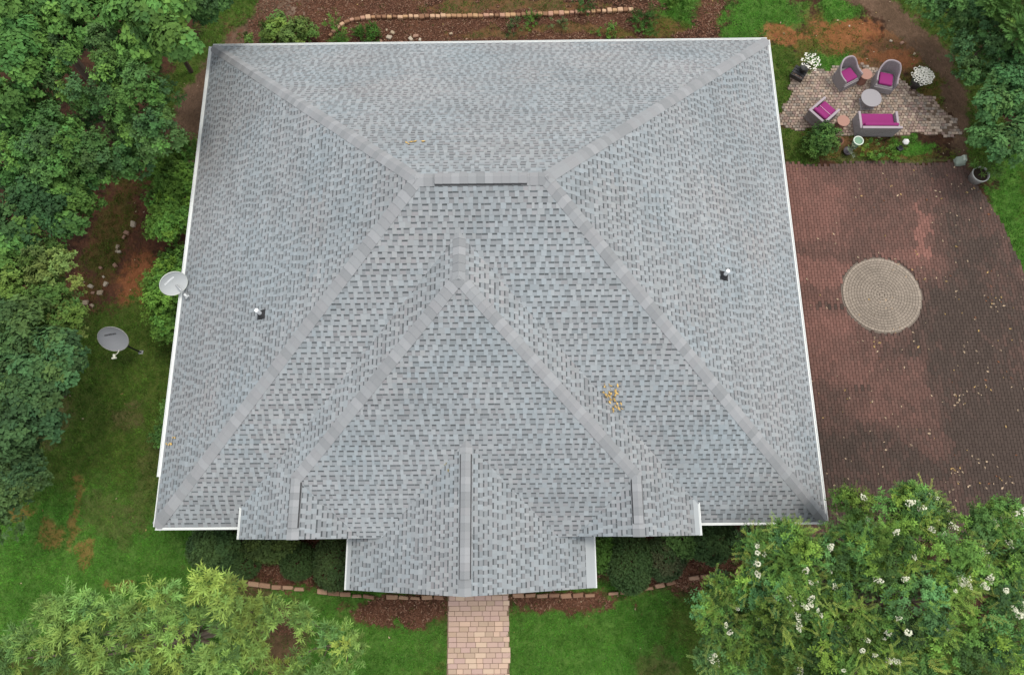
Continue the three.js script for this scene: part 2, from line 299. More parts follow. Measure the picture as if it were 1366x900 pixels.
function clip(poly, convex) {
  let area = 0; for (let i = 0; i < convex.length; i++) { const a = convex[i], b = convex[(i + 1) % convex.length]; area += a[0] * b[1] - b[0] * a[1]; }
  const sg = Math.sign(area);
  for (let i = 0; i < convex.length && poly.length; i++) {
    const a = convex[i], b = convex[(i + 1) % convex.length], side = (p) => sg * ((b[0] - a[0]) * (p[1] - a[1]) - (b[1] - a[1]) * (p[0] - a[0])), out = [];
    for (let k = 0; k < poly.length; k++) {
      const p = poly[k], q = poly[(k + 1) % poly.length], sp = side(p), sq = side(q);
      if (sp >= 0) out.push(p);
      if ((sp > 0 && sq < 0) || (sp < 0 && sq > 0)) { const t = sp / (sp - sq); out.push([p[0] + (q[0] - p[0]) * t, p[1] + (q[1] - p[1]) * t]); }
    }
    poly = out;
  }
  return poly.length > 2 ? poly : null;
}
function areaOf(p) { let a = 0; for (let i = 0; i < p.length; i++) { const b = p[(i + 1) % p.length]; a += p[i][0] * b[1] - b[0] * p[i][1]; } return a / 2; }
function prism(t, f, poly, top, thick, col, sides = true) {
  const flip = areaOf(poly) * (f.d === 'S' || f.d === 'W' ? 1 : -1) < 0; if (flip) poly = poly.slice().reverse();
  const P = poly.map(([u, v]) => onSlope(f, u, v, top(v)));
  for (let i = 1; i < P.length - 1; i++) t.tri(P[0], P[i], P[i + 1], col);
  if (sides) { const Q = poly.map(([u, v]) => onSlope(f, u, v, top(v) - thick)); for (let i = 0; i < P.length; i++) { const j = (i + 1) % P.length; t.quad(P[i], Q[i], Q[j], P[j], col); } }
}
const shingleMat = new THREE.MeshStandardMaterial({ vertexColors: true, roughness: 0.96 });
const deckMat = mat(0.14, 0.14, 0.145, 1);
const pieces = [];   // every shingle: { slope, tris, shows }
{
  const EXP = 0.118, camP = camera.position;
  SLOPES.forEach((f, fi) => {
    f.mesh = null;
    const deck = new Tris();
    for (const p of f.polys) prism(deck, f, p, () => 0, 0.03, undefined);
    f.mesh = part('roof_slope', deck.geo(), deckMat, house);
    f.mesh.userData.label = 'grey laminated shingle roof slope, ' + f.n;
    const r = rng(100 + fi), us = f.polys.flat().map((p) => p[0]), vs = f.polys.flat().map((p) => p[1]);
    const u0 = Math.min(...us), u1 = Math.max(...us), v0 = Math.min(...vs), v1 = Math.max(...vs);
    for (let row = 0, v = -0.02; v < v1; row++, v += EXP) {
      if (v + EXP < v0) continue;
      const startU = u0 - 1 - ((row * 0.37 + r() * 0.1) % 1);
      for (let u = startU; u < u1; u += 1) {
        const mid = onSlope(f, u + 0.5, v + EXP / 2, 0);
        // under the front wing the main slope is bare decking
        if (f.n === 'front') { const hid = (x) => { const z = mid[2]; return Math.min(slopeHeight(slopeBy['wing left'], x, z), slopeHeight(slopeBy['wing right'], x, z), slopeHeight(slopeBy['wing front'], x, z)) > slopeHeight(f, x, z) + 0.12; }; if (hid(u) && hid(u + 1) && mid[2] < 7.7) continue; }
        const t = new Tris();
        const blotch = fbm(mid[0] * 0.55 + fi * 7, mid[2] * 0.55, 200 + fi, 3), warm = fbm(mid[0] * 0.9, mid[2] * 0.9 + fi * 5, 230, 2);
        const tone = (lerp(0.9, 1.1, blotch) * (0.94 + r() * 0.12));
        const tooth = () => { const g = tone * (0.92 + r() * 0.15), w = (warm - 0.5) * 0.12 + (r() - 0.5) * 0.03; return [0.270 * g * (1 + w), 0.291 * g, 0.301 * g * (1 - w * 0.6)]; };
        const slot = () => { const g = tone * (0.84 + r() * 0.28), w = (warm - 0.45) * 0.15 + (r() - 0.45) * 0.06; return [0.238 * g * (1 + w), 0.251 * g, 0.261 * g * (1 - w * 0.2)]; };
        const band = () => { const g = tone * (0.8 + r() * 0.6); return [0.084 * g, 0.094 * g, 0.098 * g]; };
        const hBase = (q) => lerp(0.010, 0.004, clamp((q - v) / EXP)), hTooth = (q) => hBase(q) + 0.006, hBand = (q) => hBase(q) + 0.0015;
        let full = 0;
        const lay = (a, b, lo, hi, top, thick, col, sides) => { for (const cv of f.polys) { const p = clip([[a, lo], [b, lo], [b, hi], [a, hi]], cv); if (p) { prism(t, f, p, top, thick, col, sides); full += Math.abs(areaOf(p)); } } };
        let x = u; let isTooth = r() < 0.5;
        while (x < u + 1) {
          let w = isTooth ? 0.06 + r() * 0.075 : 0.095 + r() * 0.065; if (u + 1 - x - w < 0.07) w = u + 1 - x;
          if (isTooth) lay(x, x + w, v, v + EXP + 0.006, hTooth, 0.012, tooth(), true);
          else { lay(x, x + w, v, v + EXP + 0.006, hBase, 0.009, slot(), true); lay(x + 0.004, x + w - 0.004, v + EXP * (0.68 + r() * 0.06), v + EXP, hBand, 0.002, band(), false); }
          x += w; isTooth = !isTooth;
        }
        if (!t.p.length) continue;
        const dir = camP.clone().sub(new THREE.Vector3(...mid)), k = 1 / dir.length(); dir.normalize();
        const s = f.s, nrm = new THREE.Vector3(f.d === 'E' ? s : f.d === 'W' ? -s : 0, 1, f.d === 'S' ? s : f.d === 'N' ? -s : 0).normalize();
        pieces.push({ f, t, shows: full > EXP * 1.04 ? nrm.dot(dir) * k * k : 0 });
      }
    }
  });
  pieces.slice().sort((a, b) => b.shows - a.shows).slice(0, 300).forEach((p) => { p.single = true; });
  for (const f of SLOPES) {
    const rest = { p: [], c: [] };
    for (const p of pieces) if (p.f === f) {
      if (p.single) part('shingle', p.t.geo(), shingleMat, f.mesh);
      else { for (const v of p.t.p) rest.p.push(v); for (const v of p.t.c) rest.c.push(v); }
    }
    const g = new THREE.BufferGeometry(); g.setAttribute('position', new THREE.Float32BufferAttribute(rest.p, 3)); g.setAttribute('color', new THREE.Float32BufferAttribute(rest.c, 3)); g.computeVertexNormals();
    part('shingles', g, shingleMat, f.mesh, null, 'stuff');
  }
}
// ridge and hip caps: one folded piece after another up the line
const capTones = [0.25, 0.27, 0.28, 0.29, 0.315].map((v, i) => mat(v * (0.95 + 0.01 * (i % 3)), v * 0.985, v * 1.01, 0.95));
const capLines = [];
function caps(A, B, f1, f2, w, lift, parent) {
  const a = new THREE.Vector3(...A), b = new THREE.Vector3(...B), L = a.distanceTo(b), n = Math.max(1, Math.round(L / 0.205)), step = b.clone().sub(a).divideScalar(n);
  const pd = new THREE.Vector3(step.z, 0, -step.x).normalize().multiplyScalar(w);
  const t = new Tris(), r = rng(Math.round(a.x * 91 + a.z * 37 + 5000));
  const hf = (f, x, z) => slopeHeight(f, a.x + x, a.z + z) - a.y;
  const right = hf(f1, pd.x, pd.z) < hf(f2, pd.x, pd.z) ? f1 : f2, left = right === f1 ? f2 : f1;
  const P = (k, side, up) => { const x = step.x * k + pd.x * side, z = step.z * k + pd.z * side; const y = side ? hf(side > 0 ? right : left, x, z) : step.y * k + 0.0; return [x, y + up + (side ? 0 : 0.004), z]; };
  const lo = lift + 0.030, hi = lift + 0.018, k1 = 1.14;
  t.quad(P(0, 0, lo), P(0, 1, lo), P(k1, 1, hi), P(k1, 0, hi)); t.quad(P(0, -1, lo), P(0, 0, lo), P(k1, 0, hi), P(k1, -1, hi));
  t.quad(P(0, -1, lo), P(0, -1, lo - 0.02), P(0, 0, lo - 0.02), P(0, 0, lo)); t.quad(P(0, 0, lo), P(0, 0, lo - 0.02), P(0, 1, lo - 0.02), P(0, 1, lo));
  t.quad(P(0, 1, lo), P(0, 1, lift), P(k1, 1, lift), P(k1, 1, hi)); t.quad(P(k1, -1, hi), P(k1, -1, lift), P(0, -1, lift), P(0, -1, lo));
  const g = t.geo();
  for (let i = 0; i < n; i++) part('ridge_cap', g, capTones[Math.floor(r() * 5)], parent, [a.x + step.x * i, a.y + step.y * i, a.z + step.z * i]);
}
const RH = HE + S1 * 7.79, WH = E2 + S2 * 6.23, GH = E2 + S2 * 1.79, CH = E3 + S3 * 3.356;
const F = slopeBy;
for (const [x, z, fa, fb] of [[-9.3, -7.79, 'back', 'left'], [9.3, -7.79, 'back', 'right'], [-9.3, 7.79, 'front', 'left'], [9.3, 7.79, 'front', 'right']])
  caps([x, HE, z], [Math.sign(x) * 1.51, RH, 0], F[fa], F[fb], 0.165, 0, house);
caps([-1.55, RH, 0], [1.55, RH, 0], F.front, F.back, 0.165, 0.003, house);
caps([-0.56, WH, 2.25], [-0.56, WH, 1.0], F['wing left'], F['wing right'], 0.155, 0.003, house);
caps([-5, GH, 6.62], [-0.56, WH, 2.19], F['wing left'], F['wing front'], 0.16, 0, house);
caps([3.88, GH, 6.62], [-0.56, WH, 2.19], F['wing right'], F['wing front'], 0.16, 0, house);
caps([-5, GH, 8.15], [-5, GH, 6.55], F['wing left'], F['left gable'], 0.16, 0.003, house);
caps([3.88, GH, 8.15], [3.88, GH, 6.55], F['wing right'], F['right gable'], 0.16, 0.003, house);
caps([-0.525, CH, 9.5], [-0.525, CH, 5.7], F['porch left'], F['porch right'], 0.16, 0.003, house);
// raised ridge vents: a dark plastic baffle with its own run of caps on top
const ventMat = mat(0.04, 0.041, 0.043, 0.8);
function ridgeVent(A, B, s, w) {
  const a = new THREE.Vector3(...A), b = new THREE.Vector3(...B), d = b.clone().sub(a), L = d.length(); d.normalize();
  const sh = new THREE.Shape([[-w - 0.026, -(w + 0.026) * s + 0.012], [w + 0.026, -(w + 0.026) * s + 0.012], [w + 0.022, -(w + 0.022) * s + 0.045], [0, 0.064], [-w - 0.022, -(w + 0.022) * s + 0.045]].map((p) => new THREE.Vector2(...p)));
  const g = new THREE.ExtrudeGeometry(sh, { depth: L, bevelEnabled: false });
  const m = part('ridge_vent', g, ventMat, house, A); m.rotation.y = Math.atan2(d.x, d.z);
  const n = Math.round(L / 0.19), st = L / n, r = rng(Math.round(A[0] * 31 + A[2] * 17 + 900));
  const t = new Tris(), k = st * 1.08, y = (x, up) => -Math.abs(x) * s + 0.067 + up;
  t.quad([0, y(0, .010), 0], [w, y(w, .010), 0], [w, y(w, 0), k], [0, y(0, 0), k]); t.quad([-w, y(w, .010), 0], [0, y(0, .010), 0], [0, y(0, 0), k], [-w, y(w, 0), k]);
  t.quad([w, y(w, .010), 0], [w, y(w, -.012), 0], [w, y(w, -.012), k], [w, y(w, 0), k]); t.quad([-w, y(w, 0), k], [-w, y(w, -.012), k], [-w, y(w, -.012), 0], [-w, y(w, .010), 0]);
  t.quad([-w, y(w, .010), 0], [-w, y(w, -.012), 0], [0, y(0, -.012), 0], [0, y(0, .010), 0]); t.quad([0, y(0, .010), 0], [0, y(0, -.012), 0], [w, y(w, -.012), 0], [w, y(w, .010), 0]);
  const cg = t.geo(); for (let i = 0; i < n; i++) part('ridge_cap', cg, capTones[Math.floor(r() * 5)], m, [0, 0, i * st]);

}
ridgeVent([-1.09, RH, 0], [1.07, RH, 0], S1, 0.135);
ridgeVent([-5, GH, 7.86], [-5, GH, 6.62], S2, 0.125);
ridgeVent([3.88, GH, 7.82], [3.88, GH, 6.62], S2, 0.125);
ridgeVent([-0.525, CH, 9.1], [-0.525, CH, 6.08], S3, 0.125);

// gutters: a folded aluminium trough along each eave, profile in (out from the eave, up)
function gutter(A, B, w, h) {
  const a = new THREE.Vector3(...A), b = new THREE.Vector3(...B), d = b.clone().sub(a), L = d.length(), W = Math.abs(w);
  const sh = new THREE.Shape([[0, -0.012], [0, -h], [W * 0.75, -h], [W, -h * 0.45], [W, 0.0], [W - 0.022, 0.004], [W - 0.03, -0.018], [0.02, -0.02]].map((p) => new THREE.Vector2(-p[0], p[1])));
  const m = part('gutter', new THREE.ExtrudeGeometry(sh, { depth: L, bevelEnabled: false }), whitePaint, house, A); m.rotation.y = Math.atan2(d.x, d.z); return m;
}
// walking direction keeps the trough's lip on the outer side
gutter([9.3, HE, 7.79], [9.3, HE, -7.79], -0.09, 0.12); gutter([-9.3, HE, -7.79], [-9.3, HE, 6.42], -0.13, 0.12);
gutter([-9.3, HE, 6.42], [-9.3, HE, 7.79], -0.06, 0.12);
gutter([9.3, HE, -7.79], [-9.3, HE, -7.79], -0.09, 0.12); gutter([-9.3, HE, 7.79], [-6.8, HE, 7.79], -0.09, 0.12); gutter([5.68, HE, 7.79], [9.3, HE, 7.79], -0.09, 0.12);
gutter([-6.79, E2, 7.22], [-6.79, E2, 8.14], -0.075, 0.12); gutter([5.67, E2, 8.14], [5.67, E2, 7.22], -0.11, 0.12);
gutter([-3.88, E3, 8.02], [-3.88, E3, 9.5], -0.10, 0.12); gutter([2.83, E3, 9.5], [2.83, E3, 8.02], -0.10, 0.12);
// pale sheet-metal gutter guards over the last course of the front eaves
const guardMat = mat(0.36, 0.385, 0.395, 0.6);
function guard(f, z0, z1, w) { const t = new Tris(); prism(t, F[f], [[z0, -0.09], [z1, -0.09], [z1, w], [z0, w]], () => 0.022, 0.004); part('gutter_guard', t.geo(), guardMat, house); }
guard('wing right', 7.2, 8.13, 0.1); guard('porch right', 8.16, 9.49, 0.2); guard('porch left', 8.16, 9.49, 0.06);
// fascia boards, soffits, walls, porch
const fas = (w, h, d, x, y, z) => part('fascia', box(w, h, d), whitePaint, house, [x, y, z]);
fas(0.025, 0.2, 15.5, 9.27, HE - 0.14, 0); fas(0.025, 0.2, 15.5, -9.27, HE - 0.14, 0); fas(18.5, 0.2, 0.025, 0, HE - 0.14, -7.76); fas(2.4, 0.2, 0.025, -8.05, HE - 0.14, 7.76); fas(3.5, 0.2, 0.025, 7.5, HE - 0.14, 7.76);
part('soffit', box(18.44, 0.02, 15.44, 0, HE - 0.25, 0), soffitMat, house);
const wallAt = (w, h, d, x, y, z) => part('wall', box(w, h, d), brickWall, house, [x, y, z]);
wallAt(17.6, 2.74, 0.2, 0, 1.37, -7.2); wallAt(0.2, 2.74, 14.2, 8.7, 1.37, 0); wallAt(0.2, 2.74, 14.2, -8.7, 1.37, 0);
wallAt(2.6, 2.74, 0.2, -7.5, 1.37, 7.2); wallAt(3.6, 2.74, 0.2, 7.0, 1.37, 7.2);
wallAt(11.6, 3.0, 0.2, -0.56, 1.5, 7.72); wallAt(0.2, 3.0, 0.7, -6.3, 1.5, 7.4); wallAt(0.2, 3.0, 0.7, 5.18, 1.5, 7.4);
const tri = (x0, x1, xm, y, h, z) => { const g = new THREE.ExtrudeGeometry(new THREE.Shape([new THREE.Vector2(x0, y), new THREE.Vector2(x1, y), new THREE.Vector2(xm, y + h)]), { depth: 0.06, bevelEnabled: false }); part('gable_wall', g, whitePaint, house, [0, 0, z]); };
tri(-6.5, -3.5, -5, HE + 0.25, 1.15, 7.84); tri(2.4, 5.4, 3.88, HE + 0.25, 1.15, 7.84); tri(-3.6, 2.55, -0.525, HE - 0.2, 2.1, 9.2);
for (const [x0, y0, x1, y1, z] of [[-6.79, E2, -5, GH, 8.12], [5.67, E2, 3.88, GH, 8.12], [-3.88, E3, -0.525, CH, 9.48], [2.83, E3, -0.525, CH, 9.48], [-3.5, GH - 1.0, -5, GH, 8.12], [2.35, GH - 1.0, 3.88, GH, 8.12]]) {
  const L = Math.hypot(x1 - x0, y1 - y0) - 0.05, m = part('rake_board', box(L, 0.14, 0.025), whitePaint, house, [(x0 + x1) / 2, (y0 + y1) / 2 - 0.13, z]); m.rotation.z = Math.atan2(y1 - y0, x1 - x0);
}
for (const x of [-3.3, 2.25, -1.6, 0.6]) part('porch_post', new THREE.CylinderGeometry(0.11, 0.13, HE - 0.35, 16), whitePaint, house, [x, (HE - 0.35) / 2 + 0.1, 9.12]);
part('porch_beam', box(6.3, 0.24, 0.22), whitePaint, house, [-0.525, HE - 0.33, 9.12]);
part('porch_floor', box(6.3, 0.12, 1.5), mat(0.3, 0.22, 0.18, 0.9), house, [-0.525, 0.06, 8.57]);
{ const dr = part('door', box(0.96, 2.05, 0.06), mat(0.16, 0.05, 0.03, 0.5), house, [-0.46, 1.15, 7.85]); part('handle', new THREE.SphereGeometry(0.035, 10, 8), mat(0.5, 0.4, 0.2, 0.3, { metalness: 1 }), dr, [0.38, -0.05, 0.06]); }
// plumbing vents on the side slopes
for (const [x, z, f] of [[6.53, 1.26, 'right'], [-6.01, 2.35, 'left']]) {
  const y = slopeHeight(F[f], x, z), sg = f === 'right' ? 1 : -1;
  const pipe = part('vent_pipe', new THREE.CylinderGeometry(0.052, 0.052, 0.42, 14), mat(0.75, 0.76, 0.77, 0.4), house, [x, y + 0.2, z]);
  const boot = part('flashing_boot', new THREE.CylinderGeometry(0.062, 0.15, 0.16, 16), mat(0.02, 0.02, 0.022, 0.7), pipe, [0, -0.12, 0]); boot.rotation.z = -sg * Math.atan(S1) * 0.6;
  const fl = part('flashing_plate', box(0.30, 0.006, 0.26), mat(0.03, 0.031, 0.033, 0.7), pipe, [0, -0.19 + 0.008, 0]); fl.rotation.z = -sg * Math.atan(S1);
}
shadows(house);

// ---------------------------------------------------------------- plants
function taper(points, r0, r1, seg = 7) {
  const c = new THREE.CatmullRomCurve3(points.map((p) => new THREE.Vector3(...p))), n = Math.max(4, points.length * 3), fr = c.computeFrenetFrames(n), t = new Tris(), ring = [];
  for (let i = 0; i <= n; i++) { const o = c.getPointAt(i / n), rr = lerp(r0, r1, i / n), a = []; for (let k = 0; k < seg; k++) { const an = k / seg * 2 * Math.PI; a.push(o.clone().addScaledVector(fr.normals[i], Math.cos(an) * rr).addScaledVector(fr.binormals[i], Math.sin(an) * rr).toArray()); } ring.push(a); }
  for (let i = 0; i < n; i++) for (let k = 0; k < seg; k++) { const l = (k + 1) % seg; t.quad(ring[i][k], ring[i + 1][k], ring[i + 1][l], ring[i][l]); }
  return t.geo();
}
function leafTris(t, at, dir, up, l, w, fold = 0.25, droop = 0.2) { // one leaf creased along its midrib
  const d = dir.clone().normalize(), s = new THREE.Vector3().crossVectors(d, up).normalize(), n = new THREE.Vector3().crossVectors(s, d);
  const P = (a, b, c) => at.clone().addScaledVector(d, a * l).addScaledVector(s, b * w).addScaledVector(n, c * l).toArray();
  const b = P(0, 0, 0), m = P(0.5, 0, -fold * w / l), tip = P(1, 0, -droop), L = P(0.45, -1, 0), Q = P(0.45, 1, 0);
  t.tri(b, m, L); t.tri(b, Q, m); t.tri(L, m, tip); t.tri(m, Q, tip);
}
function sprig(seed, n, len, l, w, rise, droop) { // a twig along +y set with leaves
  const t = new Tris(), r = rng(seed);
  for (let i = 0; i < n; i++) {
    const k = (i + 0.5) / n, a = i * 2.4 + r() * 0.8, dir = new THREE.Vector3(Math.cos(a), rise * (0.5 + k) + (r() - 0.5) * 0.3, Math.sin(a)), up = new THREE.Vector3(-Math.cos(a) * 0.3 + (r() - 0.5) * 0.5, 1, -Math.sin(a) * 0.3 + (r() - 0.5) * 0.5);
    leafTris(t, new THREE.Vector3((r() - 0.5) * 0.03, len * k, (r() - 0.5) * 0.03), dir, up, l * (0.7 + r() * 0.5), w * (0.8 + r() * 0.4), 0.3, droop * (0.5 + r()));
  }
  return t.geo();
}
function pinnate(seed, n, len, l, w) { // a shoot with leaves in two opposite rows
  const t = new Tris(), r = rng(seed);
  for (let i = 0; i < n; i++) { const k = (i + 1) / n, sg = i % 2 ? 1 : -1, sw = (r() - 0.5) * 0.6; leafTris(t, new THREE.Vector3(0, len * k, 0), new THREE.Vector3(sg, 0.5 + k * 0.7, sw), new THREE.Vector3(sw, 0.15, 1), l * (0.75 + r() * 0.4), w, 0.25, 0.15); }
  return t.geo();
}
const leafMat = new THREE.MeshPhysicalMaterial({ roughness: 0.8, specularIntensity: 0.35, transmission: 0.16, thickness: 0, side: THREE.DoubleSide });
const glossLeaf = new THREE.MeshPhysicalMaterial({ roughness: 0.65, specularIntensity: 0.5, transmission: 0.2, thickness: 0, side: THREE.DoubleSide });
const barkMat = mat(0.085, 0.066, 0.05, 0.95), paleBark = mat(0.19, 0.15, 0.115, 0.9);
const SPRIG = {
  broad: sprig(1, 10, 0.20, 0.13, 0.045, 0.35, 0.25), maple: sprig(2, 8, 0.18, 0.17, 0.075, 0.25, 0.2), small: sprig(3, 12, 0.16, 0.085, 0.026, 0.5, 0.2),
  lance: sprig(4, 13, 0.20, 0.15, 0.017, 0.9, 0.12), shoot: pinnate(5, 20, 0.6, 0.085, 0.013), leafy: sprig(8, 13, 0.17, 0.072, 0.019, 0.45, 0.2), tiny: sprig(6, 12, 0.09, 0.042, 0.014, 0.6, 0.15), fern: pinnate(7, 30, 0.55, 0.14, 0.014),
};
const dirQ = (d) => new THREE.Quaternion().setFromUnitVectors(UP, d);
function foliage(lobes, geo, palette, o, parent, seed, material = leafMat) {
  const r = rng(seed), ms = [], cs = [], v = new THREE.Vector3(), tw = new THREE.Quaternion(), tq = new THREE.Quaternion(), fx = new THREE.Vector3(), fz = new THREE.Vector3(), bm = new THREE.Matrix4();
  const sph = (low) => { const y = low + (1 - low) * r(), a = r() * 2 * Math.PI, s = Math.sqrt(Math.max(0, 1 - y * y)); return new THREE.Vector3(s * Math.cos(a), y, s * Math.sin(a)); };
  for (const [lx, lz, lh, lr] of lobes) {
    const lobeBase = palette[Math.floor(r() * palette.length)], lj = 1 + (r() - 0.5) * (o.jit ?? 0.3) * 1.2, nc = Math.ceil((o.clumps ?? 20) * lr * lr) + 3;
    for (let c = 0; c < nc; c++) {
      const d = sph(-0.35), rad = lr * (0.45 + 0.55 * Math.sqrt(r())), cr = (o.clumpR ?? 0.27) * (0.7 + r() * 0.6), cj = lj * (1 + (r() - 0.5) * 2 * (o.jit ?? 0.3)), hue = (r() - 0.5) * 0.24, base = r() < (o.mix ?? 0.45) ? palette[Math.floor(r() * palette.length)] : lobeBase;
      const cx = lx + d.x * rad, cy = lh + d.y * rad * (o.flat ?? 0.75), cz = lz + d.z * rad, ns = Math.round(1.35 * (o.sprigs ?? 17) * (0.6 + r() * 0.8) * (cr / 0.27) ** 2);
      for (let i = 0; i < ns; i++) {
        const e = sph(-0.25), k = cr * (0.25 + 0.75 * Math.sqrt(r()));
        v.copy(d).multiplyScalar(0.45).addScaledVector(e, 0.9); v.y += o.lift ?? 0.45; v.normalize();
        const sj = cj * (0.84 + r() * 0.32), hj = 1 + hue + (r() - 0.5) * 0.1;
        if (o.plane) { v.set(v.x * 0.7 + (r() - 0.5) * 1.3, v.y * 0.6, v.z * 0.7 + (r() - 0.5) * 1.3).normalize(); fz.set((r() - 0.5) * 0.9, 1, (r() - 0.5) * 0.9); fx.crossVectors(v, fz).normalize(); fz.crossVectors(fx, v); tq.setFromRotationMatrix(bm.makeBasis(fx, v, fz)); } else tq.copy(dirQ(v)).multiply(tw.setFromAxisAngle(UP, r() * 6.28));
        ms.push(M4(cx + e.x * k, Math.max(0.05, cy + e.y * k * 0.75), cz + e.z * k, tq, (o.size ?? 1) * (0.75 + r() * 0.5)));
        cs.push([base[0] * sj * hj, base[1] * sj, base[2] * sj * (2 - hj)]);
      }
    }
  }
  return instanced('foliage', geo, material, ms, cs, parent);
}
function tree(name, label, [bx, bz], h, lobes, geo, palette, o, seed, extra) {
  const g = thing(name, label, 'tree', [bx, 0, bz], 0, extra), rel = lobes.map(([x, z, y, rr]) => [x - bx, z - bz, y, rr]), r = rng(seed + 7), bark = o.bark ?? barkMat;
  const stems = o.stems ?? 1, tops = [];
  for (let i = 0; i < stems; i++) { const a = i * 2.1 + 0.4, s = stems > 1 ? 0.22 : 0, tx = stems > 1 ? Math.cos(a) * 0.6 : 0.12, tz = stems > 1 ? Math.sin(a) * 0.6 : -0.1; tops.push([tx, h * 0.45, tz]); part('trunk', taper([[Math.cos(a) * s, 0, Math.sin(a) * s], [lerp(Math.cos(a) * s, tx, 0.4), h * 0.2, lerp(Math.sin(a) * s, tz, 0.4)], [tx, h * 0.45, tz]], o.r0 ?? 0.16, (o.r0 ?? 0.16) * 0.7, 9), bark, g); }
  rel.forEach(([x, z, y, rr], i) => { const T = tops[i % stems]; part('limb', taper([T, [lerp(T[0], x, 0.5) + (r() - 0.5) * 0.3, lerp(T[1], y, 0.45) + 0.15, lerp(T[2], z, 0.5) + (r() - 0.5) * 0.3], [x, y - rr * 0.1, z]], (o.r0 ?? 0.16) * 0.5, 0.012, 6), bark, g); });
  const f = foliage(rel, geo, palette, o, g, seed); f.name = 'crown'; shadows(g); return g;
}
function shrub(name, label, [x, z], lobes, geo, palette, o, seed, extra) {
  const g = thing(name, label, o.cat ?? 'shrub', [x, 0, z], 0, extra), r = rng(seed + 3), rel = lobes.map(([a, b, y, rr]) => [a - x, b - z, y, rr]);
  for (let i = 0; i < 4; i++) { const l = rel[i % rel.length]; part('stem', taper([[(r() - 0.5) * 0.1, 0, (r() - 0.5) * 0.1], [l[0] * 0.5, l[2] * 0.5, l[1] * 0.5 + (r() - 0.5) * 0.1], [l[0] + (r() - 0.5) * l[3], l[2], l[1] + (r() - 0.5) * l[3]]], 0.025, 0.008, 5), barkMat, g); }
  foliage(rel, geo, palette, o, g, seed, o.material); shadows(g); return g;
}
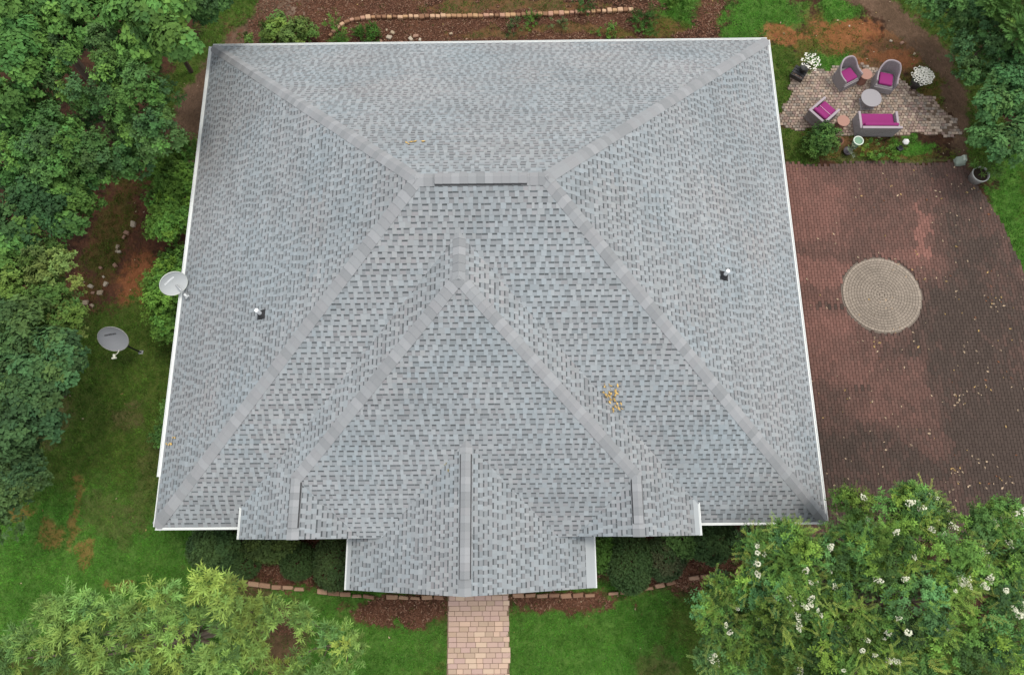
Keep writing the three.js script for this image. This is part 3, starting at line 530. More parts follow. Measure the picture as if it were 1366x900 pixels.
// crown lobes in metres: x, z, height, radius
const LOBES = {
A: [[-11.80,-5.41,5.18,1.29],[-13.23,-6.16,5.24,1.12],[-10.29,-4.34,5.22,1.14],[-9.42,-3.24,5.38,0.64],[-11.69,-3.23,4.42,1.17],[-12.89,-3.02,4.60,1.22],[-10.81,-3.13,4.15,0.77],[-12.41,-2.35,3.75,0.78]],
B: [[-9.38,-5.98,6.37,0.68],[-8.54,-5.46,6.44,0.46],[-9.86,-6.48,6.38,0.64],[-8.98,-6.38,6.42,0.53],[-8.25,-5.06,6.51,0.25],[-9.94,-5.67,5.82,0.54]],
C: [[-13.95,-6.87,5.67,1.00],[-13.09,-7.22,5.71,0.89],[-11.93,-6.83,5.69,0.93],[-13.63,-4.56,5.69,0.90],[-11.03,-7.13,5.78,0.66],[-13.71,-5.78,5.74,0.76]],
D: [[-14.36,-4.36,4.09,0.97],[-14.38,-3.20,4.11,0.91],[-13.19,-1.67,4.14,0.80],[-12.26,-1.13,4.24,0.49],[-13.82,-0.83,4.15,0.75],[-12.89,-2.01,4.18,0.67],[-14.36,-0.12,4.14,0.77]],
E: [[-8.51,-7.90,4.84,0.51],[-9.05,-8.37,4.80,0.66],[-9.35,-8.18,4.85,0.47],[-8.21,-8.44,4.85,0.47]],
M1: [[-13.16,0.08,3.74,0.78],[-12.64,0.73,3.77,0.70],[-13.66,0.54,3.71,0.89],[-12.11,2.09,3.84,0.47],[-12.88,1.82,3.72,0.83],[-13.80,1.37,3.78,0.66]],
M2: [[-13.00,2.49,4.49,0.87],[-12.09,3.46,4.52,0.78],[-12.96,3.97,4.47,0.92],[-11.46,3.81,4.65,0.40],[-12.44,5.00,4.52,0.76],[-12.08,4.40,4.54,0.71],[-11.51,3.30,4.68,0.33]],
M3: [[-13.03,5.91,3.72,0.78],[-13.11,6.72,3.76,0.67],[-12.56,5.56,3.84,0.45],[-12.98,7.71,3.84,0.44],[-12.53,6.54,3.85,0.41],[-13.86,4.87,3.71,0.84]],
BL: [[-11.32,10.28,3.97,0.61],[-10.44,10.28,4.00,0.54],[-10.99,9.71,4.27,0.34],[-9.57,10.69,3.91,0.76],[-8.83,10.15,4.00,0.54],[-8.20,9.50,4.47,0.34],[-9.41,9.87,4.07,0.34],[-7.86,10.52,3.92,0.73],[-6.82,9.58,4.45,0.38],[-6.99,9.07,4.72,0.21],[-6.38,9.41,4.47,0.34],[-5.96,9.90,4.04,0.42],[-5.42,10.07,4.11,0.23],[-6.72,10.35,3.95,0.65],[-10.71,11.10,3.51,0.78],[-8.56,11.19,3.89,0.80],[-12.18,10.89,3.40,0.55],[-7.03,11.15,3.92,0.72],[-7.68,9.83,4.08,0.31],[-10.19,9.59,4.11,0.23],[-6.18,10.82,3.47,0.35],[-12.63,11.13,3.25,0.39]],
BS: [[-4.49,11.27,2.78,0.60],[-3.84,10.93,2.85,0.40],[-4.98,10.42,3.21,0.26],[-4.90,10.11,3.35,0.14],[-5.36,11.40,2.85,0.40],[-3.43,10.99,2.91,0.24],[-4.29,10.70,2.88,0.32],[-3.86,11.45,2.83,0.48]],
BR: [[9.38,7.57,4.41,0.50],[10.53,7.58,4.80,0.53],[11.15,7.85,4.85,0.38],[12.73,8.01,4.40,0.54],[13.30,8.34,4.40,0.54],[11.36,8.72,5.14,0.66],[9.84,8.66,4.91,0.74],[8.98,8.55,4.38,0.57],[7.84,8.72,4.41,0.50],[7.27,8.49,3.91,0.24],[6.88,8.74,3.73,0.20],[7.82,8.08,4.13,0.18],[8.21,9.54,4.32,0.72],[7.07,9.42,3.83,0.47],[6.04,10.28,3.27,0.36],[6.43,9.72,3.25,0.40],[6.84,10.92,3.18,0.59],[7.84,10.67,3.72,0.73],[9.03,9.89,4.69,0.77],[10.31,9.74,5.09,0.76],[11.90,9.55,4.91,0.73],[12.97,9.40,4.77,0.59],[8.70,10.98,4.29,0.78],[9.98,10.89,4.69,0.76],[11.43,10.87,4.69,0.76],[12.97,10.76,4.32,0.70],[6.20,11.33,2.87,0.36],[7.28,9.96,4.42,0.45],[10.82,7.21,4.71,0.23],[13.05,7.75,4.51,0.23]],
R1: [[16.91,-9.53,1.97,0.85],[17.87,-8.91,1.94,0.95],[16.13,-9.75,2.01,0.69],[15.55,-10.03,2.07,0.48],[16.93,-7.96,2.00,0.73],[17.89,-7.50,1.98,0.78],[16.70,-7.42,1.70,0.37]],
RF: [[17.72,-8.98,3.04,0.56],[17.93,-8.31,3.05,0.50],[17.34,-9.35,3.07,0.46]],
R2: [[17.56,-6.45,1.91,0.67],[18.00,-5.63,1.90,0.72],[17.01,-5.82,1.98,0.41],[17.29,-4.29,1.95,0.50],[16.97,-4.84,1.52,0.28],[17.83,-4.41,1.94,0.55],[18.00,-6.79,1.93,0.62]],
};
const DK = [[0.068, 0.155, 0.040], [0.080, 0.172, 0.044], [0.066, 0.138, 0.044]], MID = [[0.082, 0.188, 0.040], [0.096, 0.205, 0.042]], BRT = [[0.105, 0.215, 0.042], [0.092, 0.200, 0.040]];
const WOOD = { group: 'trees of the wood west of the house' };
tree('broadleaf_tree', 'large dark green broadleaf tree spreading beside the bare soil path', [-13.6, -5.8], 5, LOBES.A, SPRIG.small, DK.concat(MID), { size: 1.15, sprigs: 17 }, 11, WOOD);
tree('maple_tree', 'brighter green maple tree leaning over the grass strip by the back path', [-11.5, -9.0], 6, LOBES.B, SPRIG.maple, BRT, { size: 0.95, sprigs: 14, r0: 0.09 }, 12, WOOD);
tree('broadleaf_tree', 'mid green broadleaf tree in the wood, behind the large dark tree', [-15.4, -8.8], 5.6, LOBES.C, SPRIG.broad, MID, { size: 1.05, sprigs: 14 }, 13, WOOD);
tree('broadleaf_tree', 'green leafy tree between the large dark tree and the mossy soil', [-15.4, -3.2], 4, LOBES.D, SPRIG.broad, MID.concat([[0.04, 0.095, 0.028]]), { size: 1.0, sprigs: 14 }, 14, WOOD);
tree('broadleaf_tree', 'small dark green tree beside the dirt path near the roof corner', [-10.9, -11.6], 4.6, LOBES.E, SPRIG.broad, DK, { size: 0.95, r0: 0.09 }, 15, WOOD);
tree('broadleaf_tree', 'yellowish green tree at the edge of the lawn above the bluish tree', [-14.9, 0.5], 3.6, LOBES.M1, SPRIG.small, [[0.115, 0.190, 0.040], [0.095, 0.180, 0.036], [0.13, 0.175, 0.042]], { size: 1.05 }, 16, WOOD);
tree('broadleaf_tree', 'bluish green tree with big leaves overhanging the side lawn', [-14.4, 3.4], 4.6, LOBES.M2, SPRIG.broad, [[0.066, 0.142, 0.046], [0.058, 0.124, 0.042], [0.080, 0.155, 0.046]], { size: 1.0, sprigs: 14 }, 17, WOOD);
tree('broadleaf_tree', 'dull green tree at the lawn edge beside the clay patches', [-14.8, 6.2], 3.8, LOBES.M3, SPRIG.small, [[0.060, 0.118, 0.040], [0.070, 0.128, 0.038]], { size: 1.05 }, 18, WOOD);
const PALE = [[0.255, 0.365, 0.080], [0.195, 0.315, 0.074], [0.135, 0.25, 0.066], [0.22, 0.345, 0.078]];
for (const k of ['BL', 'BS']) LOBES[k].forEach((l) => { l[3] *= 0.86; });
for (const k of ['B', 'E']) LOBES[k].forEach((l) => { l[3] *= 0.86; l[0] -= 0.15; });
LOBES.A.forEach((l) => { l[0] -= 0.2; });
tree('willow_oak', 'pale yellow green narrow-leaved tree on the front lawn', [-8.6, 10.9], 3.8, LOBES.BL, SPRIG.lance, PALE, { size: 1.0, sprigs: 13, clumps: 17, clumpR: 0.24, lift: 0.7, bark: paleBark }, 21);
tree('willow_oak', 'small pale green narrow-leaved sapling beside the front walkway lawn', [-4.5, 11.2], 2.7, LOBES.BS, SPRIG.lance, PALE, { size: 0.9, sprigs: 12, clumps: 19, clumpR: 0.2, lift: 0.7, r0: 0.07, bark: paleBark }, 22);
{ const r = rng(29); for (const l of LOBES.BR.slice(0, 30)) for (let i = 0; i < 2; i++) { const a = r() * 6.28; LOBES.BR.push([l[0] + Math.cos(a) * l[3] * 1.05, l[1] + Math.sin(a) * l[3] * 1.05, l[2] + (r() - 0.2) * 0.35, 0.14 + r() * 0.14]); } }
const myrtle = tree('crape_myrtle', 'wide crape myrtle tree with white blossoms at the corner of the house', [11.0, 9.8], 4.4, LOBES.BR, SPRIG.leafy, [[0.105, 0.22, 0.044], [0.085, 0.185, 0.058], [0.145, 0.26, 0.044], [0.095, 0.205, 0.05]], { mix: 0.5, jit: 0.6, size: 0.95, sprigs: 24, clumps: 28, clumpR: 0.24, stems: 4, r0: 0.08, lift: 0.4, bark: paleBark }, 23);
{ const young = foliage(LOBES.BR.map(([x, z, y, rr]) => [x - 11.0, z - 9.8, y + 0.12, rr * 1.02]), SPRIG.shoot, [[0.16, 0.28, 0.048], [0.21, 0.31, 0.055], [0.125, 0.25, 0.048], [0.26, 0.33, 0.075]], { plane: true, mix: 0.5, jit: 0.5, size: 0.52, sprigs: 8, clumps: 9, clumpR: 0.22 }, myrtle, 27); young.name = 'young_shoots'; }
{ // blossom panicles on the myrtle
  const r = rng(44), white = mat(0.66, 0.66, 0.50, 0.85, { side: THREE.DoubleSide }), geos = [0, 1, 2].map((s) => { const t = new Tris(), q = rng(300 + s); for (let i = 0; i < 46; i++) { const k = q(), a = q() * 6.28, w = 0.06 * (1 - k * 0.75); leafTris(t, new THREE.Vector3(Math.cos(a) * w, k * 0.24, Math.sin(a) * w), new THREE.Vector3(Math.cos(a), q(), Math.sin(a)), new THREE.Vector3(q() - 0.5, 1, q() - 0.5), 0.04, 0.02, 0.3, 0.3); } return t.geo(); });
  for (let i = 0; i < 130; i++) {
    const [lx, lz, lh, lr] = LOBES.BR[Math.floor(r() * LOBES.BR.length)], a = r() * 6.28, k = 0.35 + 0.75 * r(), y = lh + lr * 0.75 * Math.sqrt(Math.max(0.05, 1 - Math.min(1, k * k))) + 0.24;
    const m = part('blossom', geos[i % 3], white, myrtle, [lx - 11.0 + Math.cos(a) * lr * k, y, lz - 9.8 + Math.sin(a) * lr * k]); m.rotation.set((r() - 0.5) * 2, r() * 6, (r() - 0.5) * 2); m.scale.setScalar(0.5 + r() * 0.6);
  }
  shadows(myrtle);
}
const EASTW = { group: 'trees on the east side of the lot' };
tree('broadleaf_tree', 'dark green tree hanging over the curved dirt path by the patio', [18.2, -9.0], 2, LOBES.R1, SPRIG.small, DK, { size: 1.1, sprigs: 15 }, 31, EASTW);
tree('mimosa_tree', 'bright green feathery-leaved tree above the dark tree past the patio', [19.2, -9.4], 3, LOBES.RF, SPRIG.fern, BRT, { plane: true, size: 0.9, sprigs: 12 }, 32, EASTW);
tree('broadleaf_tree', 'mid green tree with large leaves beside the driveway planter', [18.9, -5.6], 2, LOBES.R2, SPRIG.broad, [[0.060, 0.145, 0.042], [0.072, 0.160, 0.046]], { size: 1.05, sprigs: 13 }, 33, EASTW);
const LIGHTG = [[0.15, 0.30, 0.044], [0.13, 0.27, 0.042], [0.115, 0.245, 0.042]], BOX = [[0.045, 0.092, 0.022], [0.055, 0.105, 0.026]];
shrub('side_shrub', 'bright green leafy shrub against the west eave, nearer the back corner', [-10.2, -3.1], [[-10.25, -3.9, 2.1, 0.7], [-10.55, -3.2, 2.1, 0.7], [-10.1, -3.0, 2.4, 0.55], [-10.35, -2.2, 2.1, 0.72], [-10.65, -1.9, 1.9, 0.55], [-10.1, -1.6, 2.2, 0.5]], SPRIG.small, LIGHTG, { sprigs: 20, clumps: 22 }, 41);
shrub('side_shrub', 'bright green leafy shrub under the dish on the eave', [-10.35, 0.3], [[-10.55, 0.9, 1.5, 0.62], [-10.5, 0.1, 1.6, 0.62], [-10.3, -0.6, 1.5, 0.5], [-10.5, 1.4, 1.2, 0.45]], SPRIG.small, LIGHTG, { sprigs: 20, clumps: 22 }, 42);
shrub('side_shrub', 'low green shrub under the west eave beside the lawn', [-10.3, 4.6], [[-10.35, 4.2, 0.7, 0.3], [-10.3, 5.0, 0.7, 0.32]], SPRIG.small, MID, { sprigs: 14 }, 43);
shrub('back_shrub', 'light green bush beside the dirt path behind the house', [-7.9, -10.2], [[-8.1, -10.1, 0.6, 0.42], [-7.5, -10.0, 0.7, 0.45], [-8.3, -10.7, 0.45, 0.3], [-7.2, -10.3, 0.5, 0.3]], SPRIG.broad, [[0.11, 0.19, 0.038], [0.13, 0.20, 0.045]], { sprigs: 14, size: 0.8 }, 45);
shrub('back_shrub', 'tiny light green sprout beside the dirt path', [-9.3, -10.0], [[-9.3, -10.0, 0.4, 0.2]], SPRIG.broad, [[0.11, 0.19, 0.038]], { sprigs: 12, size: 0.7, clumpR: 0.15 }, 46);
// clipped foundation shrubs in the front beds: x, z, height, half sizes
const CLIP = [
  [-8.55, 8.35, 1.15, 0.72, 0.70, 'dark leafy shrub under the front left roof corner', SPRIG.small, [[0.045, 0.093, 0.030], [0.060, 0.112, 0.033]]],
  [-7.65, 8.9, 0.75, 0.42, 0.40, 'small rounded clipped shrub between the corner shrub and the mulch', SPRIG.tiny, BOX],
  [-6.85, 8.35, 0.95, 0.80, 0.42, 'olive leafy shrub under the edge of the left gable', SPRIG.small, [[0.093, 0.138, 0.033], [0.075, 0.120, 0.033]]],
  [-6.0, 8.85, 0.85, 0.52, 0.52, 'rounded clipped shrub beside the red mulch gap', SPRIG.tiny, BOX],
  [-4.85, 8.85, 1.05, 0.62, 0.85, 'large oval clipped shrub left of the porch', SPRIG.tiny, [[0.051, 0.096, 0.027], [0.063, 0.108, 0.030]]],
  [3.35, 8.6, 0.75, 0.38, 0.55, 'bright green shrub right of the porch', SPRIG.small, [[0.075, 0.173, 0.027], [0.068, 0.150, 0.024]]],
  [4.2, 8.95, 1.05, 0.68, 0.92, 'large oval clipped shrub right of the porch', SPRIG.tiny, [[0.048, 0.102, 0.027], [0.057, 0.112, 0.030]]],
  [5.3, 8.85, 0.85, 0.62, 0.62, 'clipped shrub with some brown twigs under the right gable', SPRIG.tiny, [[0.051, 0.093, 0.030], [0.075, 0.093, 0.039]]],
  [5.85, 8.3, 0.95, 0.55, 0.45, 'mid green leafy shrub under the right gable edge', SPRIG.small, [[0.068, 0.138, 0.033]]],
  [6.75, 8.3, 1.1, 0.68, 0.62, 'dark leafy shrub under the front eave by the crape myrtle', SPRIG.small, [[0.042, 0.087, 0.027], [0.051, 0.099, 0.030]]],
];
CLIP.forEach(([x, z, h, rx, rz, label, geo, pal], i) => {
  const g = thing('clipped_shrub', label, 'shrub', [x, 0, z], 0, { group: 'foundation shrubs in the front beds' }), r = rng(500 + i), ms = [], cs = [], q = new THREE.Quaternion(), n = Math.round(rx * rz * (geo === SPRIG.tiny ? 4200 : 1500));
  for (let k = 0; k < 5; k++) part('stem', taper([[(r() - 0.5) * 0.1, 0, (r() - 0.5) * 0.1], [(r() - 0.5) * rx, h * 0.4, (r() - 0.5) * rz], [(r() - 0.5) * rx * 1.3, h * 0.8, (r() - 0.5) * rz * 1.3]], 0.022, 0.008, 5), barkMat, g);
  for (let k = 0; k < n; k++) {
    const y = -0.25 + 1.25 * r(), a = r() * 6.28, s = Math.sqrt(1 - y * y), p = 0.8 + 0.16 * r() + 0.14 * (fbm(Math.cos(a) * s * 2.5 + i * 9, Math.sin(a) * s * 2.5 + y, 600, 2) - 0.4), c = pal[Math.floor(vnoise(Math.cos(a) * s * 2 + 9 * i, Math.sin(a) * s * 2, 610) * pal.length * 0.999)], j = 0.78 + r() * 0.44;
    const d = new THREE.Vector3(Math.cos(a) * s + (r() - 0.5) * 0.5, y + 0.35 + (r() - 0.5) * 0.4, Math.sin(a) * s + (r() - 0.5) * 0.5).normalize();
    ms.push(M4(Math.cos(a) * s * rx * p, h * 0.5 + y * h * 0.5 * p, Math.sin(a) * s * rz * p, dirQ(d).multiply(q.setFromAxisAngle(UP, r() * 6)), 0.8 + r() * 0.5)); cs.push(c.map((v) => v * j));
  }
  instanced('foliage', geo, geo === SPRIG.tiny ? glossLeaf : leafMat, ms, cs, g);
  shadows(g);
});

// grass: blades over every patch that grows it
{
  const bladeTuft = (seed, n, h, sp) => { const t = new Tris(), r = rng(seed); for (let i = 0; i < n; i++) { const a = r() * 6.28, b = r() * 6.28, k = sp * Math.sqrt(r()), x = Math.cos(a) * k, z = Math.sin(a) * k, hh = h * (0.5 + r() * 0.6), w = 0.006, lx = Math.cos(b), lz = Math.sin(b), le = hh * (0.5 + r() * 0.9); t.tri([x - lz * w, 0, z + lx * w], [x + lz * w, 0, z - lx * w], [x + lx * le * 0.45 + lz * w * 0.8, hh * 0.65, z + lz * le * 0.45 - lx * w * 0.8]); t.tri([x - lz * w, 0, z + lx * w], [x + lx * le * 0.45 + lz * w * 0.8, hh * 0.65, z + lz * le * 0.45 - lx * w * 0.8], [x + lx * le, hh, z + lz * le]); } return t.geo(); };
  const grassMat = new THREE.MeshPhysicalMaterial({ roughness: 0.85, specularIntensity: 0.3, side: THREE.DoubleSide }), r = rng(71), sets = [[], [], []], cols = [[], [], []], o = [0, 0, 0, 0, 0, 0, 0], q = new THREE.Quaternion();
  for (let i = 0; i < 330000; i++) {
    const x = -18.6 + r() * 38.6, z = -13 + r() * 26.2, keep = r(), s = 0.7 + r() * 0.6 + (r() < 0.08 ? 0.6 : 0), j = 0.6 + r() * 0.75, hu = (r() - 0.5) * 0.25;
    if (underHouse(x, z)) continue;
    const pave = onDriveway(x, z) || onPatio(x, z) || onWalk(x, z) || (Math.abs(x + 0.5) < 3.4 && z > 7.3 && z < 9.35);
    if (pave) continue;
    groundAt(x, z, o);
    const patchy = lerp(0.72, 1.2, fbm(x * 2.2, z * 2.2, 77, 3));
    if (keep > o[3] * 0.62 * patchy) continue;
    const k = i % 3, tone = lerp(0.62, 1.42, fbm(x * 1.1, z * 1.1, 79, 4)) * lerp(0.8, 1.2, vnoise(x * 7, z * 7, 83)) * j;
    sets[k].push(M4(x, 0, z, q.setFromAxisAngle(UP, r() * 6.28), s)); cols[k].push([o[4] * tone * (1 + hu), o[5] * tone, o[6] * tone]);
  }
  const lawn = new THREE.Group(); lawn.name = 'grass'; lawn.userData = { kind: 'stuff', label: 'grass blades of the lawns round the house', category: 'grass' }; scene.add(lawn);
  sets.forEach((m, k) => instanced('grass_blades', bladeTuft(80 + k, 11, 0.05, 0.085), grassMat, m, cols[k], lawn));
  // bark chips in the beds
  const chip = box(0.05, 0.008, 0.016), mm = [], mc = []; 
  for (let i = 0; i < 60000; i++) {
    const x = -9.5 + r() * 19, z = r() < 0.45 ? -13 + r() * 3.2 : 8 + r() * 3, a = r() * 6.28, tilt = (r() - 0.5) * 0.8, v = r(), v2 = r(), b = r();
    if (onWalk(x, z) || underHouse(x, z)) continue; groundAt(x, z, o);
    if (o[3] > 0.12 || o[0] > 0.125 || o[0] < o[1] * 1.4) continue;
    const f = v < 0.12 ? 2.6 : 0.6 + v2 * 1.1;
    mm.push(M4(x, 0.006 + b * 0.012, z, new THREE.Quaternion().setFromEuler(new THREE.Euler(tilt, a, tilt * 0.6)), 0.7 + v2)); mc.push([0.088 * f, 0.042 * f * (v < 0.12 ? 1.3 : 1), 0.026 * f * (v < 0.12 ? 1.4 : 1)]);
  }
  const ml = instanced('mulch', chip, whiteRough, mm, mc, scene, { label: 'red brown bark mulch in the garden beds', category: 'mulch' });
  shadows(lawn); shadows(ml);
  // fallen leaves and twigs on the driveway, the bare soil and the roof
  const leaf = (() => { const t = new Tris(); leafTris(t, new THREE.Vector3(), new THREE.Vector3(1, 0, 0), UP, 0.1, 0.028, 0.5, -0.12); return t.geo(); })(), lm = [], lc = [], e = new THREE.Euler();
  const drop = (x, y, z, s, c, tx = 0, tz = 0) => { lm.push(M4(x, y, z, new THREE.Quaternion().setFromEuler(e.set(tx + (r() - 0.5) * 0.4, r() * 6.28, tz + (r() - 0.5) * 0.4)), s)); lc.push(c); };
  const tan = () => { const k = r(), f = 0.6 + r() * 0.6; return k < 0.6 ? [0.42 * f, 0.32 * f, 0.22 * f] : k < 0.85 ? [0.38 * f, 0.26 * f, 0.11 * f] : [0.20 * f, 0.09 * f, 0.05 * f]; };
  for (let i = 0; i < 620; i++) { const x = 9.4 + r() * 10, z = -4.6 + r() * 13, far = smooth(9, 15, x) * 0.8 + 0.2; if (onDriveway(x, z) && r() < far && fbm(x * 1.2, z * 1.2, 97, 2) > 0.42) drop(x, 0.052, z, 0.45 + r() * 0.8, tan()); }
  for (const [cx, cz] of [[17.2, 0.4], [17.3, 0.7], [15.6, 3.9], [16.3, 3.6], [14.9, 6.2], [15.8, 6.0], [16.5, 6.5]]) for (let i = 0; i < 7; i++) drop(cx + (r() - 0.5) * 0.5, 0.055, cz + (r() - 0.5) * 0.4, 0.5 + r() * 0.6, tan());
  for (let i = 0; i < 900; i++) { const x = -18 + r() * 37, z = -12.5 + r() * 24; groundAt(x, z, o); if (underHouse(x, z) || onDriveway(x, z) || onWalk(x, z) || (o[3] > 0.25 && r() < 0.75)) continue; drop(x, 0.03, z, 0.4 + r() * 0.6, tan()); }
  const fl = instanced('fallen_leaves', leaf, mat(1, 1, 1, 0.9, { side: THREE.DoubleSide }), lm, lc, scene, { label: 'tan fallen leaves scattered over the driveway and bare soil', category: 'leaves' }); shadows(fl);
  const rm = [], rc = [];
  for (const [x, z, f, n, sp, gold] of [[3.27, 4.55, 'wing right', 34, 0.22, 1], [3.39, 4.95, 'wing right', 8, 0.12, 1], [-3.94, 4.22, 'wing left', 4, 0.16, 0], [-1.76, -1.47, 'back', 5, 0.2, 1], [-9.05, 5.48, 'left', 5, 0.2, 1], [-1.25, 6.45, 'porch left', 7, 0.3, 0]]) for (let i = 0; i < n; i++) {
    const a = x + (r() - 0.5) * 2 * sp, b = z + (r() - 0.5) * 2 * sp, s = F[f], q2 = new THREE.Quaternion().setFromUnitVectors(UP, new THREE.Vector3(s.d === 'E' ? s.s : s.d === 'W' ? -s.s : 0, 1, s.d === 'S' ? s.s : s.d === 'N' ? -s.s : 0).normalize());
    rm.push(M4(a, (f === 'wing right' ? Math.max(slopeHeight(s, a, b), slopeHeight(F.front, a, b)) : slopeHeight(s, a, b)) + 0.035, b, q2.multiply(new THREE.Quaternion().setFromAxisAngle(UP, r() * 6.28)), 0.9 + r() * 0.6)); const k = 0.7 + r() * 0.5; rc.push(gold ? [0.52 * k, 0.36 * k, 0.13 * k] : [0.30 * k, 0.25 * k, 0.12 * k]);
  }
  const rl = instanced('fallen_leaves_001', leaf, mat(1, 1, 1, 0.9, { side: THREE.DoubleSide }), rm, rc, scene, { label: 'golden fallen leaves lying on the roof shingles', category: 'leaves' }); shadows(rl);
}

// ---------------------------------------------------------------- edging stones and rocks
function stoneGeo(w, h, d, seed, rough = 0.14) {
  const g = new RoundedBoxGeometry(w, h, d, 2, Math.min(w, h, d) * 0.28), p = g.attributes.position;
  for (let i = 0; i < p.count; i++) { const x = p.getX(i), y = p.getY(i), z = p.getZ(i), n = 1 + (vnoise(x * 14 + seed, z * 14 + y * 11, seed) - 0.5) * rough * 2; p.setXYZ(i, x * n, y * n, z * n); }
  g.computeVertexNormals(); return g;
}
function edging(label, pts, len, tones, seed, w = 0.16) {
  const g = thing('stone_edging', label, 'edging', [pts[0][0], 0, pts[0][1]]), r = rng(seed), c = new THREE.CatmullRomCurve3(pts.map(([x, z]) => new THREE.Vector3(x, 0, z))), n = Math.round(c.getLength() / len), geos = [0, 1, 2].map((k) => stoneGeo(len * (0.86 + k * 0.05), 0.13, w * (0.9 + k * 0.1), seed + k));
  const ms = tones.map((t) => mat(...t, 0.92));
  for (let i = 0; i < n; i++) { if (w < 0.15 && r() < 0.14) continue; const p = c.getPointAt((i + 0.5) / n), t = c.getTangentAt((i + 0.5) / n), m = part('stone', geos[Math.floor(r() * 3)], ms[Math.floor(r() * ms.length)], g, [p.x - pts[0][0], 0.06 + r() * 0.02, p.z - pts[0][1] + (r() - 0.5) * 0.03]); m.scale.set(0.85 + r() * 0.2, 1, 0.75 + r() * 0.4); m.rotation.y = -Math.atan2(t.z, t.x) + (r() - 0.5) * 0.2; m.rotation.x = (r() - 0.5) * 0.1; }
  return shadows(g);
}
edging('curved row of tan edging blocks along the mulch bed behind the house', [[-6.3, -10.45], [-5.9, -10.95], [-5.3, -11.22], [-2.8, -11.3], [1.3, -11.33], [5.5, -11.52]], 0.21, [[0.40, 0.25, 0.135], [0.33, 0.19, 0.105], [0.46, 0.30, 0.19], [0.38, 0.22, 0.15], [0.22, 0.12, 0.07]], 811);
edging('tan brick edging round the front bed left of the porch', [[-8.0, 9.42], [-7.2, 9.55], [-5.7, 9.72], [-4.5, 9.86], [-2.9, 9.95], [-1.5, 9.95]], 0.36, [[0.27, 0.165, 0.105], [0.31, 0.20, 0.13], [0.21, 0.12, 0.078]], 821, 0.13);
edging('tan brick edging round the front bed right of the porch', [[0.6, 9.93], [2.4, 9.93], [3.6, 9.9], [4.6, 9.78], [5.6, 9.58], [6.6, 9.4], [7.9, 9.3]], 0.36, [[0.26, 0.155, 0.10], [0.29, 0.18, 0.12], [0.21, 0.12, 0.078]], 831, 0.13);
{
  const r = rng(91), geos = [1, 2, 3].map((s) => stoneGeo(0.2, 0.12, 0.15, 900 + s * 7, 0.3)), tones = [mat(0.33, 0.26, 0.18, 0.95), mat(0.28, 0.17, 0.12, 0.95), mat(0.40, 0.34, 0.26, 0.95)];
  const spots = [];
  for (let i = 0; i < 16; i++) { const k = i / 15; spots.push([lerp(-12.95, -14.3, k) + (r() - 0.5) * 0.5, lerp(-2.5, 0.6, k) + (r() - 0.5) * 0.4, 0.45 + r() * 0.7, 'rough tan stone on the mossy bare ground beside the lawn', 'stones on the mossy ground']); }
  for (const [x, z, s] of [[-4.0, -10.4, 1.1], [-3.86, -10.62, 0.8], [-3.15, -10.32, 0.9], [-2.95, -10.45, 1.1], [-2.8, -10.3, 0.7], [-4.3, -10.25, 0.7], [-3.5, -10.2, 0.5], [-1.6, -10.55, 0.7], [-1.0, -10.3, 0.5], [-4.1, -10.75, 0.5]]) spots.push([x, z, s, 'pale tan stone lying in the mulch bed behind the house', 'stones in the back bed']);
  for (const [x, z, s] of [[15.3, -10.0, 0.5], [15.7, -9.9, 0.7], [16.1, -9.4, 0.6], [13.8, -10.7, 0.35], [16.0, -6.75, 0.5]]) spots.push([x, z, s, 'small pale stone on the clay past the patio', 'stones on the clay']);
  for (const [x, z, s, label, group] of spots) { const m = put(new THREE.Mesh(geos[Math.floor(r() * 3)], tones[Math.floor(r() * 3)]), 'stone', label, 'stone', { group }); m.position.set(x, 0.03 * s, z); m.rotation.y = r() * 6; m.scale.setScalar(s); shadows(m); }
}
// small plants in the beds: x, z, radius, height, palette, label
const FRESH = [[0.085, 0.19, 0.028], [0.10, 0.21, 0.034]];
for (const [x, z, rr, h, pal, label, geo, n] of [
  [-4.8, -10.5, 0.42, 0.3, [[0.045, 0.125, 0.016], [0.055, 0.14, 0.02]], 'dense bright green grassy clump in the back bed', SPRIG.lance, 20],
  [-6.15, -11.0, 0.32, 0.25, FRESH, 'green weed clump beside the curved end of the edging', SPRIG.lance, 10],
  [-5.95, -10.3, 0.25, 0.2, FRESH, 'weed tuft between the edging end and the roof', SPRIG.lance, 9],
  [0.9, -10.65, 0.4, 0.25, [[0.07, 0.115, 0.036]], 'sprawling weed in the middle of the back bed', SPRIG.lance, 6],
  [1.6, -11.0, 0.2, 0.2, FRESH, 'small weed against the edging blocks', SPRIG.lance, 8],
  [2.6, -10.75, 0.35, 0.2, [[0.09, 0.12, 0.04]], 'olive weed patch in the back bed', SPRIG.small, 6],
  [4.4, -10.4, 0.5, 0.2, FRESH, 'low green weed mat near the end of the back bed', SPRIG.small, 9],
  [5.85, -11.2, 0.4, 0.4, [[0.045, 0.11, 0.02]], 'tall green weeds at the end of the edging row', SPRIG.lance, 14],
  [5.9, -10.6, 0.3, 0.3, [[0.05, 0.12, 0.02]], 'green weeds between the edging end and the roof', SPRIG.lance, 12],
  [3.6, -11.75, 0.4, 0.2, [[0.05, 0.11, 0.025]], 'green weeds on the clay behind the edging', SPRIG.small, 8],
  [7.3, -11.6, 0.6, 0.3, [[0.075, 0.15, 0.02]], 'bright grassy patch of weeds behind the house', SPRIG.lance, 14],
]) { const g = thing('weed_clump', label, 'weeds', [x, 0, z]); foliage([[0, 0, h * 0.4, rr]], geo, pal, { sprigs: n, clumps: 26, clumpR: 0.16, size: 0.8, lift: 0.9, flat: 0.4 }, g, Math.round(x * 100 + 3000)); shadows(g); }

